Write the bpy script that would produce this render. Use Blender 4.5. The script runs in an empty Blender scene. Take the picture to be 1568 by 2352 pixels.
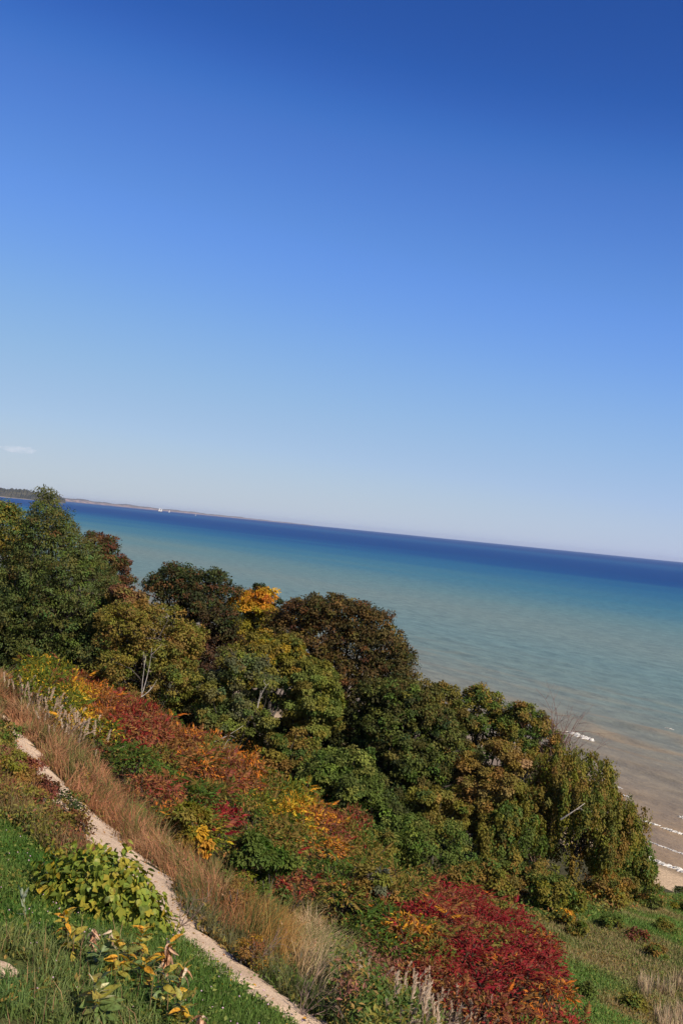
import bpy, math
import numpy as np
from mathutils import Matrix, Vector

rng = np.random.default_rng(11)
SC = bpy.context.scene
COL = SC.collection

# ------------------------------------------------------------------ camera, sky, sun, exposure
F = 2522.0; TH = math.atan(0.1); PITCH = 35.0; CAMZ = 22.0      # focal length etc. in 1568 x 2352 picture units
cam = bpy.data.cameras.new('camera'); camo = bpy.data.objects.new('camera', cam); COL.objects.link(camo)
cam.sensor_fit = 'VERTICAL'; cam.sensor_height = 24; cam.lens = 12 * F / 1176
cam.clip_start = 0.1; cam.clip_end = 200000
p = math.atan(PITCH / F)
R0 = Vector((1, 0, 0)); F0 = Vector((0, math.cos(p), math.sin(p))); U0 = Vector((0, -math.sin(p), math.cos(p)))
cr = math.cos(TH) * R0 + math.sin(TH) * U0; cu = -math.sin(TH) * R0 + math.cos(TH) * U0
camo.matrix_world = Matrix(((cr.x, cu.x, -F0.x, 0), (cr.y, cu.y, -F0.y, 0), (cr.z, cu.z, -F0.z, CAMZ), (0, 0, 0, 1)))
SC.camera = camo

SUN_AZ, SUN_EL = math.radians(136), math.radians(40)
world = bpy.data.worlds.new('World'); SC.world = world; world.use_nodes = True
nt = world.node_tree; nt.nodes.clear()
sky = nt.nodes.new('ShaderNodeTexSky'); sky.sky_type = 'NISHITA'; sky.sun_disc = False
sky.sun_elevation = SUN_EL; sky.sun_rotation = SUN_AZ; sky.altitude = 0
sky.air_density = 0.7; sky.dust_density = 0.2; sky.ozone_density = 6.0
EXPO = 0.4
bg = nt.nodes.new('ShaderNodeBackground'); bg.inputs['Strength'].default_value = 0.1
wo = nt.nodes.new('ShaderNodeOutputWorld')
# the camera's strong colour response to a clear sky, the same in every direction
v0 = nt.nodes.new('ShaderNodeVectorMath'); v0.operation = 'SCALE'; v0.inputs['Scale'].default_value = 0.05
cv = nt.nodes.new('ShaderNodeRGBCurve')
for ci, pts in enumerate([[(0, 0), (.033, .026), (.042, .067), (.068, .162), (.109, .283), (.16, .38), (.22, .468), (.29, .53), (1, .95)],
                          [(0, 0), (.063, .092), (.084, .191), (.133, .352), (.198, .475), (.26, .535), (.31, .58), (.36, .60), (1, 1.0)],
                          [(0, 0), (.138, .37), (.181, .597), (.22, .72), (.258, .80), (.33, .785), (.371, .77), (.42, .775), (1, 1.0)]]):
    cu_ = cv.mapping.curves[ci]
    cu_.points[0].location = pts[0]; cu_.points[1].location = pts[-1]
    for q in pts[1:-1]: cu_.points.new(*q)
cv.mapping.use_clip = False; cv.mapping.update()
v1 = nt.nodes.new('ShaderNodeVectorMath'); v1.operation = 'SCALE'; v1.inputs['Scale'].default_value = 10 / 2 ** EXPO
nt.links.new(sky.outputs[0], v0.inputs[0]); nt.links.new(v0.outputs[0], cv.inputs['Color']); 
sp_ = nt.nodes.new('ShaderNodeSeparateColor'); cb_ = nt.nodes.new('ShaderNodeCombineColor'); ma = nt.nodes.new('ShaderNodeMath'); ma.operation = 'SUBTRACT'; ma.inputs[1].default_value = .40; mb_ = nt.nodes.new('ShaderNodeMath'); mb_.operation = 'MAXIMUM'; mb_.inputs[1].default_value = 0
mc_ = nt.nodes.new('ShaderNodeMath'); mc_.operation = 'MULTIPLY_ADD'; mc_.inputs[1].default_value = -.75
nt.links.new(cv.outputs[0], sp_.inputs[0]); nt.links.new(sp_.outputs[0], ma.inputs[0]); nt.links.new(ma.outputs[0], mb_.inputs[0]); nt.links.new(mb_.outputs[0], mc_.inputs[0]); nt.links.new(sp_.outputs[2], mc_.inputs[2])
nt.links.new(sp_.outputs[0], cb_.inputs[0]); nt.links.new(sp_.outputs[1], cb_.inputs[1]); nt.links.new(mc_.outputs[0], cb_.inputs[2]); nt.links.new(cb_.outputs[0], v1.inputs[0])
nt.links.new(v1.outputs[0], bg.inputs['Color']); nt.links.new(bg.outputs[0], wo.inputs['Surface'])
sl = bpy.data.lights.new('sun', 'SUN'); sl.energy = 5.0; sl.angle = math.radians(0.53); sl.color = (1.0, 0.91, 0.76)
so = bpy.data.objects.new('sun', sl); COL.objects.link(so)
to_sun = Vector((math.sin(SUN_AZ) * math.cos(SUN_EL), math.cos(SUN_AZ) * math.cos(SUN_EL), math.sin(SUN_EL)))
so.rotation_euler = to_sun.to_track_quat('Z', 'Y').to_euler(); so.location = (0, 0, 60)
SC.view_settings.view_transform = 'Standard'; SC.view_settings.look = 'None'
SC.view_settings.exposure = EXPO; SC.view_settings.gamma = 1.0; SC.view_settings.use_curve_mapping = False
SC.render.engine = 'CYCLES'
SC.cycles.max_bounces = 6; SC.cycles.transparent_max_bounces = 12
SC.cycles.volume_bounces = 1

# ------------------------------------------------------------------ places: rays, the bluff's profile, projection
def ray(u, v):
    dx = u - 784; dy = v - 1176
    r = dx * math.cos(TH) + dy * math.sin(TH); d = -dx * math.sin(TH) + dy * math.cos(TH) - PITCH
    return r / F, -d / F
def at(u, v, Y):
    a, b = ray(u, v); return np.array([a * Y, Y, CAMZ + b * Y])
def proj(x, y, z):
    yy = np.maximum(y, .5)
    r = x / yy * F; d = -(z - CAMZ) / yy * F + PITCH
    return 784 + r * math.cos(TH) - d * math.sin(TH), 1176 + r * math.sin(TH) + d * math.cos(TH)
S_ = np.array([-400, -60, -10, 0, 3, 8, 12, 18, 24, 27.5, 33, 40, 47, 53, 58, 61.6, 64, 68, 90, 400.])
Z_ = np.array([-12, -3, -.6, 0, .5, 1.2, 2.9, 3.9, 5.4, 6.4, 7.3, 8.9, 12.4, 14.1, 16.4, 17.3, 18.4, 20, 22, 26.])
SS = np.arange(-400, 400, .25); ZZ = np.interp(SS, S_, Z_); kk = np.hanning(17); kk /= kk.sum()
ZZ = np.convolve(np.pad(ZZ, 8, 'edge'), kk, 'valid')
def sd(x, y): return (26 - x) * .8390 + (79 - y) * .5446       # metres inland of the waterline
def td(x, y): return (x - 26) * -.5446 + (y - 79) * .8390      # metres along the shore
def smooth(a, b, x):
    t = np.clip((x - a) / (b - a), 0, 1); return t * t * (3 - 2 * t)
def hh(x, y):
    s = sd(x, y); t = td(x, y)
    z = np.interp(s, SS, ZZ)
    z = z - 2.3 * np.exp(-((s - 48.5) / 4.5) ** 2) * smooth(-17, -29, t)
    n = .10 * np.sin(x * 1.1 + 1.3 * np.sin(y * .7)) * np.sin(y * .9 + x * .3) + .05 * np.sin(x * 2.7 + y * 1.9) * np.sin(y * 3.1 - x)
    return z + n * smooth(4, 14, s) * (.35 + .65 * smooth(58, 50, s))
def hit(u, v, up=0.0):
    a, b = ray(u, v)
    Y = np.arange(4, 320, .04); z = CAMZ + b * Y; g = np.maximum(hh(a * Y, Y) + up, 0)
    i = int(np.argmax(z < g))
    return np.array([a * Y[i], Y[i], float(hh(a * Y[i], Y[i]))])
def inside(poly, u, v):
    poly = np.asarray(poly, float); ok = np.zeros(np.shape(u), bool); j = len(poly) - 1
    for i in range(len(poly)):
        xi, yi = poly[i]; xj, yj = poly[j]
        c = ((yi > v) != (yj > v)) & (u < (xj - xi) * (v - yi) / (yj - yi + 1e-9) + xi)
        ok ^= c; j = i
    return ok
def zone_points(poly, dens, up=0.0, box=(-30, 45, 6, 95)):
    """Random points on the ground whose place, UP metres above it, lies in POLY; DENS per square metre."""
    hs = [hit(*q, up) for q in np.clip(np.array(poly, float), (-300, 1300), (1900, 2600))]
    xs = [q[0] for q in hs]; ys = [q[1] for q in hs]
    x0, x1 = max(min(xs) - 1, box[0]), min(max(xs) + 1, box[1]); y0, y1 = max(min(ys) - 1, box[2]), min(max(ys) + 1, box[3])
    n = int((x1 - x0) * (y1 - y0) * dens)
    x = rng.uniform(x0, x1, n); y = rng.uniform(y0, y1, n); z = hh(x, y)
    u, v = proj(x, y, z + up); k = inside(poly, u, v)
    return np.stack([x[k], y[k], z[k]], 1)
def vnoise(P, f, seed):
    """Smooth pseudo-noise in 0..1 at points P."""
    r = np.random.default_rng(seed); out = 0
    for i in range(5):
        k = r.normal(size=3) * f * (1 + .35 * i); out = out + np.sin(P @ k + r.uniform(0, 6.28))
    return np.clip(.5 + out / 5.5, 0, 1)

# ------------------------------------------------------------------ materials
def new_mat(name):
    m = bpy.data.materials.new(name); m.use_nodes = True; n = m.node_tree; n.nodes.clear()
    out = n.nodes.new('ShaderNodeOutputMaterial'); return m, n, out
def leaf_mat(name, trans=.28, rough=.6, spec=.10):
    m, n, out = new_mat(name); L = n.links.new
    a = n.nodes.new('ShaderNodeVertexColor'); a.layer_name = 'Col'
    b = n.nodes.new('ShaderNodeBsdfPrincipled'); b.inputs['Roughness'].default_value = rough; b.inputs['Specular IOR Level'].default_value = spec
    t = n.nodes.new('ShaderNodeBsdfTranslucent'); mx = n.nodes.new('ShaderNodeMixShader'); mx.inputs[0].default_value = trans
    hs = n.nodes.new('ShaderNodeHueSaturation'); hs.inputs['Value'].default_value = 1.5; hs.inputs['Saturation'].default_value = 1.1
    L(a.outputs[0], b.inputs['Base Color']); L(a.outputs[0], hs.inputs['Color']); L(hs.outputs[0], t.inputs['Color'])
    L(b.outputs[0], mx.inputs[1]); L(t.outputs[0], mx.inputs[2]); L(mx.outputs[0], out.inputs['Surface'])
    return m
BROAD = leaf_mat('broad_leaf', .3, .5, .3); LEAF = leaf_mat('leaf'); GRASS = leaf_mat('grass_blade', .2, .6, .2); PLUME = leaf_mat('plume', .35, .8, .05)
def mottle(m):
    """Blotches and spots of turning tissue on a broad leaf."""
    n = m.node_tree; L = n.links.new; b = [q for q in n.nodes if q.type == 'BSDF_PRINCIPLED'][0]; a = [q for q in n.nodes if q.type == 'VERTEX_COLOR'][0]; h_ = [q for q in n.nodes if q.type == 'HUE_SAT'][0]
    tc = n.nodes.new('ShaderNodeTexCoord'); oi = n.nodes.new('ShaderNodeObjectInfo'); ad = n.nodes.new('ShaderNodeVectorMath'); ad.operation = 'ADD'; sc = n.nodes.new('ShaderNodeVectorMath'); sc.operation = 'SCALE'; sc.inputs['Scale'].default_value = .02
    L(oi.outputs['Location'], ad.inputs[0]); L(tc.outputs['Object'], ad.inputs[1])
    no = n.nodes.new('ShaderNodeTexNoise'); no.inputs['Scale'].default_value = 34; no.inputs['Detail'].default_value = 4; L(ad.outputs[0], no.inputs['Vector'])
    rp = n.nodes.new('ShaderNodeValToRGB'); rp.color_ramp.elements[0].position = .34; rp.color_ramp.elements[0].color = (.38, .30, .20, 1); rp.color_ramp.elements[1].position = .52; rp.color_ramp.elements[1].color = (1.05, 1.05, 1.0, 1)
    mx = n.nodes.new('ShaderNodeMixRGB'); mx.blend_type = 'MULTIPLY'; mx.inputs[0].default_value = .9; L(no.outputs['Fac'], rp.inputs[0]); L(a.outputs[0], mx.inputs[1]); L(rp.outputs[0], mx.inputs[2])
    L(mx.outputs[0], b.inputs['Base Color']); L(mx.outputs[0], h_.inputs['Color'])
mottle(BROAD)
def bark_mat(name, c0, c1):
    m, n, out = new_mat(name); L = n.links.new
    tc = n.nodes.new('ShaderNodeTexCoord'); no = n.nodes.new('ShaderNodeTexNoise'); no.inputs['Scale'].default_value = 9; no.inputs['Detail'].default_value = 6
    rp = n.nodes.new('ShaderNodeValToRGB'); rp.color_ramp.elements[0].color = (*c0, 1); rp.color_ramp.elements[1].color = (*c1, 1)
    rp.color_ramp.elements[0].position = .35; rp.color_ramp.elements[1].position = .65
    b = n.nodes.new('ShaderNodeBsdfPrincipled'); b.inputs['Roughness'].default_value = .85
    bu = n.nodes.new('ShaderNodeBump'); bu.inputs['Strength'].default_value = .5; bu.inputs['Distance'].default_value = .02
    L(tc.outputs['Object'], no.inputs['Vector']); L(no.outputs['Fac'], rp.inputs[0]); L(rp.outputs[0], b.inputs['Base Color'])
    L(no.outputs['Fac'], bu.inputs['Height']); L(bu.outputs[0], b.inputs['Normal']); L(b.outputs[0], out.inputs['Surface'])
    return m
BARK = bark_mat('bark', (.030, .023, .018), (.075, .060, .048))
DEADWOOD = bark_mat('dead_wood', (.24, .20, .17), (.46, .41, .36))
STEM = bark_mat('stem', (.035, .022, .015), (.075, .05, .03))
def plain_mat(name, c, rough=.6):
    m, n, out = new_mat(name)
    no = n.nodes.new('ShaderNodeTexNoise'); no.inputs['Scale'].default_value = 3
    mx = n.nodes.new('ShaderNodeMixRGB'); mx.blend_type = 'MULTIPLY'; mx.inputs[0].default_value = .25; mx.inputs[1].default_value = (*c, 1)
    b = n.nodes.new('ShaderNodeBsdfPrincipled'); b.inputs['Roughness'].default_value = rough
    n.links.new(no.outputs['Color'], mx.inputs[2]); n.links.new(mx.outputs[0], b.inputs['Base Color']); n.links.new(b.outputs[0], out.inputs['Surface'])
    return m

# ------------------------------------------------------------------ mesh helpers
class Geo:
    def __init__(s): s.V = []; s.T = []; s.C = []; s.n = 0
    def add(s, V, T, C=(.1, .1, .1)):
        V = np.asarray(V, float).reshape(-1, 3); T = np.asarray(T, int).reshape(-1, 3)
        C = np.asarray(C, float); C = np.broadcast_to(C, (len(V), 3)) if C.ndim == 1 else C
        s.V.append(V); s.T.append(T + s.n); s.C.append(C); s.n += len(V)
    def mesh(s, name, mat, flat=True):
        V = np.concatenate(s.V); T = np.concatenate(s.T); C = np.concatenate(s.C)
        me = bpy.data.meshes.new(name)
        me.vertices.add(len(V)); me.vertices.foreach_set('co', V.astype(np.float32).ravel())
        me.loops.add(len(T) * 3); me.loops.foreach_set('vertex_index', T.astype(np.int32).ravel())
        me.polygons.add(len(T)); me.polygons.foreach_set('loop_start', np.arange(0, len(T) * 3, 3, dtype=np.int32))
        try: me.polygons.foreach_set('loop_total', np.full(len(T), 3, dtype=np.int32))
        except Exception: pass
        ca = me.color_attributes.new('Col', 'FLOAT_COLOR', 'POINT')
        ca.data.foreach_set('color', np.concatenate([np.clip(C, 0, 1), np.ones((len(C), 1))], 1).astype(np.float32).ravel())
        me.materials.append(mat); me.update(); me.validate()
        me.polygons.foreach_set('use_smooth', np.full(len(T), not flat))
        return me
    def build(s, name, mat, parent=None, flat=True, loc=None):
        o = bpy.data.objects.new(name, s.mesh(name, mat, flat)); COL.objects.link(o)
        if parent is not None: o.parent = parent
        if loc is not None: o.location = loc
        return o
def tag(o, label=None, cat=None, group=None, kind=None):
    for k, q in (('label', label), ('category', cat), ('group', group), ('kind', kind)):
        if q: o[k] = q
    return o
def empty(name, loc, label, cat, group=None):
    o = bpy.data.objects.new(name, None); COL.objects.link(o); o.location = loc; o.empty_display_size = .2
    return tag(o, label, cat, group)
def unit(A): return A / np.maximum(np.linalg.norm(A, axis=-1, keepdims=True), 1e-9)
def kites(g, P, D, N, L, W, C, fold=.12):
    """Folded leaf blades: two triangles each, base at P, pointing along D, facing N."""
    n = len(P); D = unit(D); Sx = unit(np.cross(D, N)); N = np.cross(Sx, D)
    L = np.broadcast_to(L, n)[:, None]; W = np.broadcast_to(W, n)[:, None]
    mid = P + .42 * L * D + fold * W * N
    V = np.stack([P, mid + .5 * W * Sx, P + L * D - .12 * L * N, mid - .5 * W * Sx], 1).reshape(-1, 3)
    b = np.arange(n)[:, None] * 4
    T = np.concatenate([b + np.array([[0, 1, 2]]), b + np.array([[0, 2, 3]])], 1)
    g.add(V, T, np.repeat(C, 4, 0))
def blades(g, P, H, W, lean, C0, C1):
    """Grass blades: three triangles each, bent over by LEAN (n,2); colours C0 at the foot, C1 at the tip."""
    n = len(P); H = np.broadcast_to(H, n); W = np.broadcast_to(W, n)
    a = rng.uniform(0, 6.28, n); side = np.stack([np.cos(a), np.sin(a), np.zeros(n)], 1) * W[:, None] * .5
    l3 = np.concatenate([lean, np.zeros((n, 1))], 1)
    m = P + l3 * .35 * H[:, None] + np.array([0, 0, 1]) * (.6 * H)[:, None]
    t = P + l3 * H[:, None] + np.array([0, 0, 1]) * (H * np.sqrt(np.clip(1 - .5 * (lean ** 2).sum(1), .2, 1)))[:, None]
    V = np.stack([P - side, P + side, m + side * .8, m - side * .8, t], 1).reshape(-1, 3)
    b = np.arange(n)[:, None] * 5
    T = np.concatenate([b + np.array([[0, 1, 2]]), b + np.array([[0, 2, 3]]), b + np.array([[3, 2, 4]])], 1)
    Cm = C0 * .35 + C1 * .65
    g.add(V, T, np.stack([C0, C0, Cm, Cm, C1], 1).reshape(-1, 3))
def tube(g, pts, rad, k=6, C=(.1, .1, .1)):
    pts = np.asarray(pts, float); m = len(pts); rad = np.broadcast_to(rad, m)
    d = np.gradient(pts, axis=0); d = unit(d)
    ref = np.array([.3, .9, .1]) if abs(d[0, 2]) > .7 else np.array([0, 0, 1.])
    A = unit(np.cross(d, ref)); B = np.cross(d, A)
    an = np.arange(k) / k * 2 * math.pi
    V = (pts[:, None] + rad[:, None, None] * (np.cos(an)[None, :, None] * A[:, None] + np.sin(an)[None, :, None] * B[:, None])).reshape(-1, 3)
    T = []
    for i in range(m - 1):
        for j in range(k):
            q = i * k + j; r = i * k + (j + 1) % k; T += [(q, r, r + k), (q, r + k, q + k)]
    for j in range(1, k - 1): T.append(((m - 1) * k, (m - 1) * k + j, (m - 1) * k + j + 1))
    g.add(V, T, C)
def bend(a, b, n=5, sag=.12, r=None):
    a = np.asarray(a, float); b = np.asarray(b, float); t = np.linspace(0, 1, n)[:, None]; L = np.linalg.norm(b - a)
    o = (r or rng).normal(size=3) * sag * L
    return a + (b - a) * t + np.sin(t * math.pi) * o

# colours (albedo)
K = {k: np.array(c) for k, c in dict(
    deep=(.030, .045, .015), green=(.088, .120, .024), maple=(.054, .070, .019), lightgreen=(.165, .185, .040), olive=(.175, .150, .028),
    obrown=(.215, .135, .034), brown=(.120, .060, .022), redbrown=(.095, .040, .019), purple=(.075, .026, .026), ygreen=(.15, .145, .016),
    yellow=(.52, .34, .03), gold=(.50, .25, .025), orange=(.46, .16, .022), rust=(.255, .115, .038), sgreen=(.06, .10, .015), sred=(.24, .032, .024),
    crimson=(.215, .014, .020), sbrown=(.175, .055, .034), pinkb=(.22, .09, .06), locust=(.085, .120, .036), grey=(.11, .105, .07), tan=(.36, .22, .12)).items()}
def mixcol(names, w, n, r, jit=.22):
    C = np.array([K[q] for q in names]); w = np.array(w, float); w /= w.sum()
    c = C[r.choice(len(C), n, p=w)]
    return c * (1 + jit * r.normal(size=(n, 1)).clip(-2, 2)) * (1 + .08 * r.normal(size=(n, 3)))

# ------------------------------------------------------------------ structure: ground, water, beach, far shores
def grid_obj(name, X, Y, Zv, mat, C=None, kind='structure', smooth_=True):
    ny, nx = X.shape; g = Geo(); i = np.arange(ny - 1)[:, None] * nx + np.arange(nx - 1)[None]
    i = i.ravel(); T = np.concatenate([np.stack([i, i + 1, i + nx + 1], 1), np.stack([i, i + nx + 1, i + nx], 1)])
    g.add(np.stack([X, Y, Zv], -1).reshape(-1, 3), T, (.1, .1, .1) if C is None else C.reshape(-1, 3))
    return tag(g.build(name, mat, flat=not smooth_), kind=kind)

LAWN = [(-200, 1840), (60, 1870), (190, 1945), (300, 1985), (390, 2090), (500, 2190), (650, 2300), (780, 2400), (900, 2700), (-400, 2700), (-400, 1900)]
ROUGH = [(-200, 2120), (60, 2130), (260, 2140), (430, 2230), (450, 2330), (300, 2420), (300, 2600), (-300, 2600)]
DRY = [(-200, 1500), (0, 1545), (70, 1560), (150, 1660), (210, 1720), (330, 1850), (470, 1940), (560, 2020), (650, 2075), (760, 2095), (800, 2180), (780, 2260),
       (650, 2170), (560, 2110), (430, 2020), (335, 1950), (210, 1835), (110, 1740), (25, 1655), (-200, 1580)]
GREENSTRIP = [(400, 2020), (480, 2060), (570, 2120), (660, 2190), (770, 2270), (830, 2330), (900, 2440), (800, 2440), (760, 2352), (690, 2300), (600, 2230), (500, 2150), (420, 2080)]
WEEDS = [(790, 2140), (860, 2170), (930, 2200), (960, 2260), (1010, 2420), (860, 2420), (800, 2310), (760, 2240)]
BANK = [(-200, 1620), (0, 1650), (60, 1740), (110, 1830), (180, 1905), (230, 1950), (190, 1985), (110, 1930), (0, 1850), (-200, 1830)]
SLOPE = [(1150, 2080), (1300, 2030), (1500, 2045), (1900, 2080), (1900, 2700), (1250, 2700), (1290, 2330), (1250, 2200)]

gm, n, out = new_mat('hillside_soil'); L = n.links.new
a = n.nodes.new('ShaderNodeVertexColor'); a.layer_name = 'Col'
no = n.nodes.new('ShaderNodeTexNoise'); no.inputs['Scale'].default_value = 7; no.inputs['Detail'].default_value = 8
geo = n.nodes.new('ShaderNodeNewGeometry')
rp = n.nodes.new('ShaderNodeValToRGB'); rp.color_ramp.elements[0].color = (.55, .55, .5, 1); rp.color_ramp.elements[1].color = (1.35, 1.3, 1.2, 1)
rp.color_ramp.elements[0].position = .3; rp.color_ramp.elements[1].position = .7
mx = n.nodes.new('ShaderNodeMixRGB'); mx.blend_type = 'MULTIPLY'; mx.inputs[0].default_value = 1
b = n.nodes.new('ShaderNodeBsdfPrincipled'); b.inputs['Roughness'].default_value = .9; b.inputs['Specular IOR Level'].default_value = .1
bu = n.nodes.new('ShaderNodeBump'); bu.inputs['Strength'].default_value = .6; bu.inputs['Distance'].default_value = .06
L(geo.outputs['Position'], no.inputs['Vector']); L(no.outputs['Fac'], rp.inputs[0]); L(a.outputs[0], mx.inputs[1]); L(rp.outputs[0], mx.inputs[2])
L(mx.outputs[0], b.inputs['Base Color']); L(no.outputs['Fac'], bu.inputs['Height']); L(bu.outputs[0], b.inputs['Normal']); L(b.outputs[0], out.inputs['Surface'])
xs = np.concatenate([np.linspace(-260, -34, 60), np.arange(-32, 42, .3), np.linspace(44, 160, 40)])
ys = np.concatenate([np.linspace(-60, 3, 22), np.arange(4, 92, .3), np.linspace(95, 420, 90)])
X, Y = np.meshgrid(xs, ys); Zg = hh(X, Y)
u, v = proj(X, Y, Zg); s_ = sd(X, Y); P3 = np.stack([X, Y, Zg], -1)
C = np.zeros(X.shape + (3,)) + np.array([.055, .050, .024])
nz = vnoise(P3.reshape(-1, 3), .5, 3).reshape(X.shape)[..., None]
C = C * (.8 + .4 * nz)
front = (Y > 4)
def paint(poly, c, c2=None):
    k = inside(poly, u, v) & front
    cc = np.array(c) if c2 is None else np.array(c) * nz + np.array(c2) * (1 - nz)
    C[k] = np.broadcast_to(cc, C.shape)[k]
paint(DRY, (.14, .085, .04), (.07, .07, .025)); paint(LAWN, (.04, .085, .014), (.055, .10, .018)); paint(ROUGH, (.05, .08, .02), (.08, .075, .03))
paint(BANK, (.08, .055, .03), (.05, .06, .02)); paint(GREENSTRIP, (.05, .075, .02), (.07, .075, .03)); paint(WEEDS, (.07, .06, .03))
paint(SLOPE, (.085, .125, .028), (.14, .115, .05))
bk = s_ > 59; C[bk & ~front] = (.05, .09, .02)
sand = np.array([.46, .34, .23]); ks = smooth(11.5, 9.5, s_ + 1.2 * (nz[..., 0] - .5))[..., None]
wet = smooth(2.2, .3, s_)[..., None]
C = C * (1 - ks) + (sand * (1 - .45 * wet)) * ks
grid_obj('ground', X, Y, Zg, gm, C)

# paths: ribbons of trodden sand 1.5 cm above the soil
pm, n, out = new_mat('path_sand'); L = n.links.new
geo = n.nodes.new('ShaderNodeNewGeometry')
n1 = n.nodes.new('ShaderNodeTexNoise'); n1.inputs['Scale'].default_value = 2.2; n1.inputs['Detail'].default_value = 5
n2 = n.nodes.new('ShaderNodeTexNoise'); n2.inputs['Scale'].default_value = 45; n2.inputs['Detail'].default_value = 3
r1 = n.nodes.new('ShaderNodeValToRGB'); r1.color_ramp.elements[0].color = (.48, .345, .235, 1); r1.color_ramp.elements[1].color = (.60, .44, .30, 1)
r1.color_ramp.elements[0].position = .35; r1.color_ramp.elements[1].position = .65
r2 = n.nodes.new('ShaderNodeValToRGB'); r2.color_ramp.elements[0].color = (.50, .45, .40, 1); r2.color_ramp.elements[1].color = (1.05, 1.05, 1.05, 1)
r2.color_ramp.elements[0].position = .30; r2.color_ramp.elements[1].position = .5
mx = n.nodes.new('ShaderNodeMixRGB'); mx.blend_type = 'MULTIPLY'; mx.inputs[0].default_value = 1
b = n.nodes.new('ShaderNodeBsdfPrincipled'); b.inputs['Roughness'].default_value = .9; b.inputs['Specular IOR Level'].default_value = .1
bu = n.nodes.new('ShaderNodeBump'); bu.inputs['Strength'].default_value = .7; bu.inputs['Distance'].default_value = .03
for q in (n1, n2): L(geo.outputs['Position'], q.inputs['Vector'])
L(n1.outputs['Fac'], r1.inputs[0]); L(n2.outputs['Fac'], r2.inputs[0]); L(r1.outputs[0], mx.inputs[1]); L(r2.outputs[0], mx.inputs[2]); L(mx.outputs[0], b.inputs['Base Color'])
L(n2.outputs['Fac'], bu.inputs['Height']); L(bu.outputs[0], b.inputs['Normal']); L(b.outputs[0], out.inputs['Surface'])
def spline(pts, n):
    pts = np.asarray(pts, float); d = np.r_[0, np.cumsum(np.linalg.norm(np.diff(pts, axis=0), axis=1))]; t = np.linspace(0, d[-1], n)
    q = np.stack([np.interp(t, d, pts[:, i]) for i in range(pts.shape[1])], 1)
    k = np.hanning(max(5, n // 12 | 1)); k /= k.sum(); h = len(k) // 2
    return np.stack([np.convolve(np.pad(q[:, i], h, 'edge'), k, 'valid') for i in range(q.shape[1])], 1)
PATHPX = [(-60, 1600), (0, 1648), (45, 1695), (90, 1760), (150, 1835), (215, 1905), (300, 1975), (350, 2035), (390, 2090), (440, 2140), (500, 2185), (580, 2255), (650, 2300), (720, 2340), (800, 2400)]
PATHC = spline([hit(*q)[:2] for q in PATHPX], 420)
def path_ribbon(c, w, seed):
    r = np.random.default_rng(seed); m = len(c); d = unit(np.gradient(c, axis=0)); nrm = np.stack([-d[:, 1], d[:, 0]], 1)
    k = 9; off = np.linspace(-1, 1, k)
    j = lambda f: sum(np.sin(np.arange(m) * q * f + r.uniform(0, 6)) for q in np.array([.21, .53, 1.1, 2.3]) * 160 / max(m, 160)) / 4
    wl = w * (.5 + .16 * j(1)); wr = w * (.5 + .16 * j(1.13))
    e_ = lambda: .10 * r.normal(size=m) + .14 * np.convolve(r.normal(size=m), np.ones(5) / 5, 'same') * 2
    wl = np.clip(wl + w * e_() * .8, .1, None); wr = np.clip(wr + w * e_() * .8, .1, None)
    o = np.where(off[None] < 0, off[None] * wl[:, None], off[None] * wr[:, None])
    o = o * (1 + .75 * smooth(15, 20, c[:, 1]) * smooth(34, 26, c[:, 1]))[:, None] if m > 100 else o
    X = c[:, None, 0] + nrm[:, None, 0] * o; Y = c[:, None, 1] + nrm[:, None, 1] * o
    return X, Y, hh(X, Y) + .03 - .05 * np.abs(off[None]) ** 6
grid_obj('path', *path_ribbon(PATHC, 1.22, 1), pm)
P2 = spline([hit(*q)[:2] for q in [(-260, 2200), (-120, 2215), (-10, 2222), (35, 2222)]], 60)
grid_obj('path', *path_ribbon(P2, .42, 2), pm)
P3_ = spline([hit(*q)[:2] for q in [(-260, 2350), (-80, 2368), (40, 2372), (140, 2392), (240, 2430)]], 60)
grid_obj('path', *path_ribbon(P3_, .34, 3), pm)

# water
wm, n, out = new_mat('lake_water'); L = n.links.new
geo = n.nodes.new('ShaderNodeNewGeometry')
dot = n.nodes.new('ShaderNodeVectorMath'); dot.operation = 'DOT_PRODUCT'; dot.inputs[1].default_value = (.8390, .5446, 0)
dot2 = n.nodes.new('ShaderNodeVectorMath'); dot2.operation = 'DOT_PRODUCT'; dot2.inputs[1].default_value = (-.5446, .8390, 0)
L(geo.outputs['Position'], dot.inputs[0]); L(geo.outputs['Position'], dot2.inputs[0])
def math_(op, a, b_=None, c=None):
    q = n.nodes.new('ShaderNodeMath'); q.operation = op
    for i, w in enumerate((a, b_, c)):
        if w is None: continue
        if isinstance(w, (int, float)): q.inputs[i].default_value = w
        else: L(w, q.inputs[i])
    return q.outputs[0]
dist = math_('SUBTRACT', dot.outputs['Value'], 26 * .8390 + 79 * .5446)          # metres offshore
cmb = n.nodes.new('ShaderNodeCombineXYZ'); L(math_('MULTIPLY', dist, .012), cmb.inputs[0]); L(math_('MULTIPLY', dot2.outputs['Value'], .0022), cmb.inputs[1])
nb = n.nodes.new('ShaderNodeTexNoise'); nb.inputs['Scale'].default_value = 1; nb.inputs['Detail'].default_value = 4; L(cmb.outputs[0], nb.inputs['Vector'])
lg = math_('LOGARITHM', math_('MAXIMUM', math_('ADD', dist, 12), 2), 10)
lg = math_('ADD', lg, math_('MULTIPLY', math_('SUBTRACT', nb.outputs['Fac'], .5), .26))
fac = math_('DIVIDE', math_('SUBTRACT', lg, 1.0), 3.0)                           # 10 m .. 10 km
wr_ = n.nodes.new('ShaderNodeValToRGB'); el = wr_.color_ramp.elements
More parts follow.
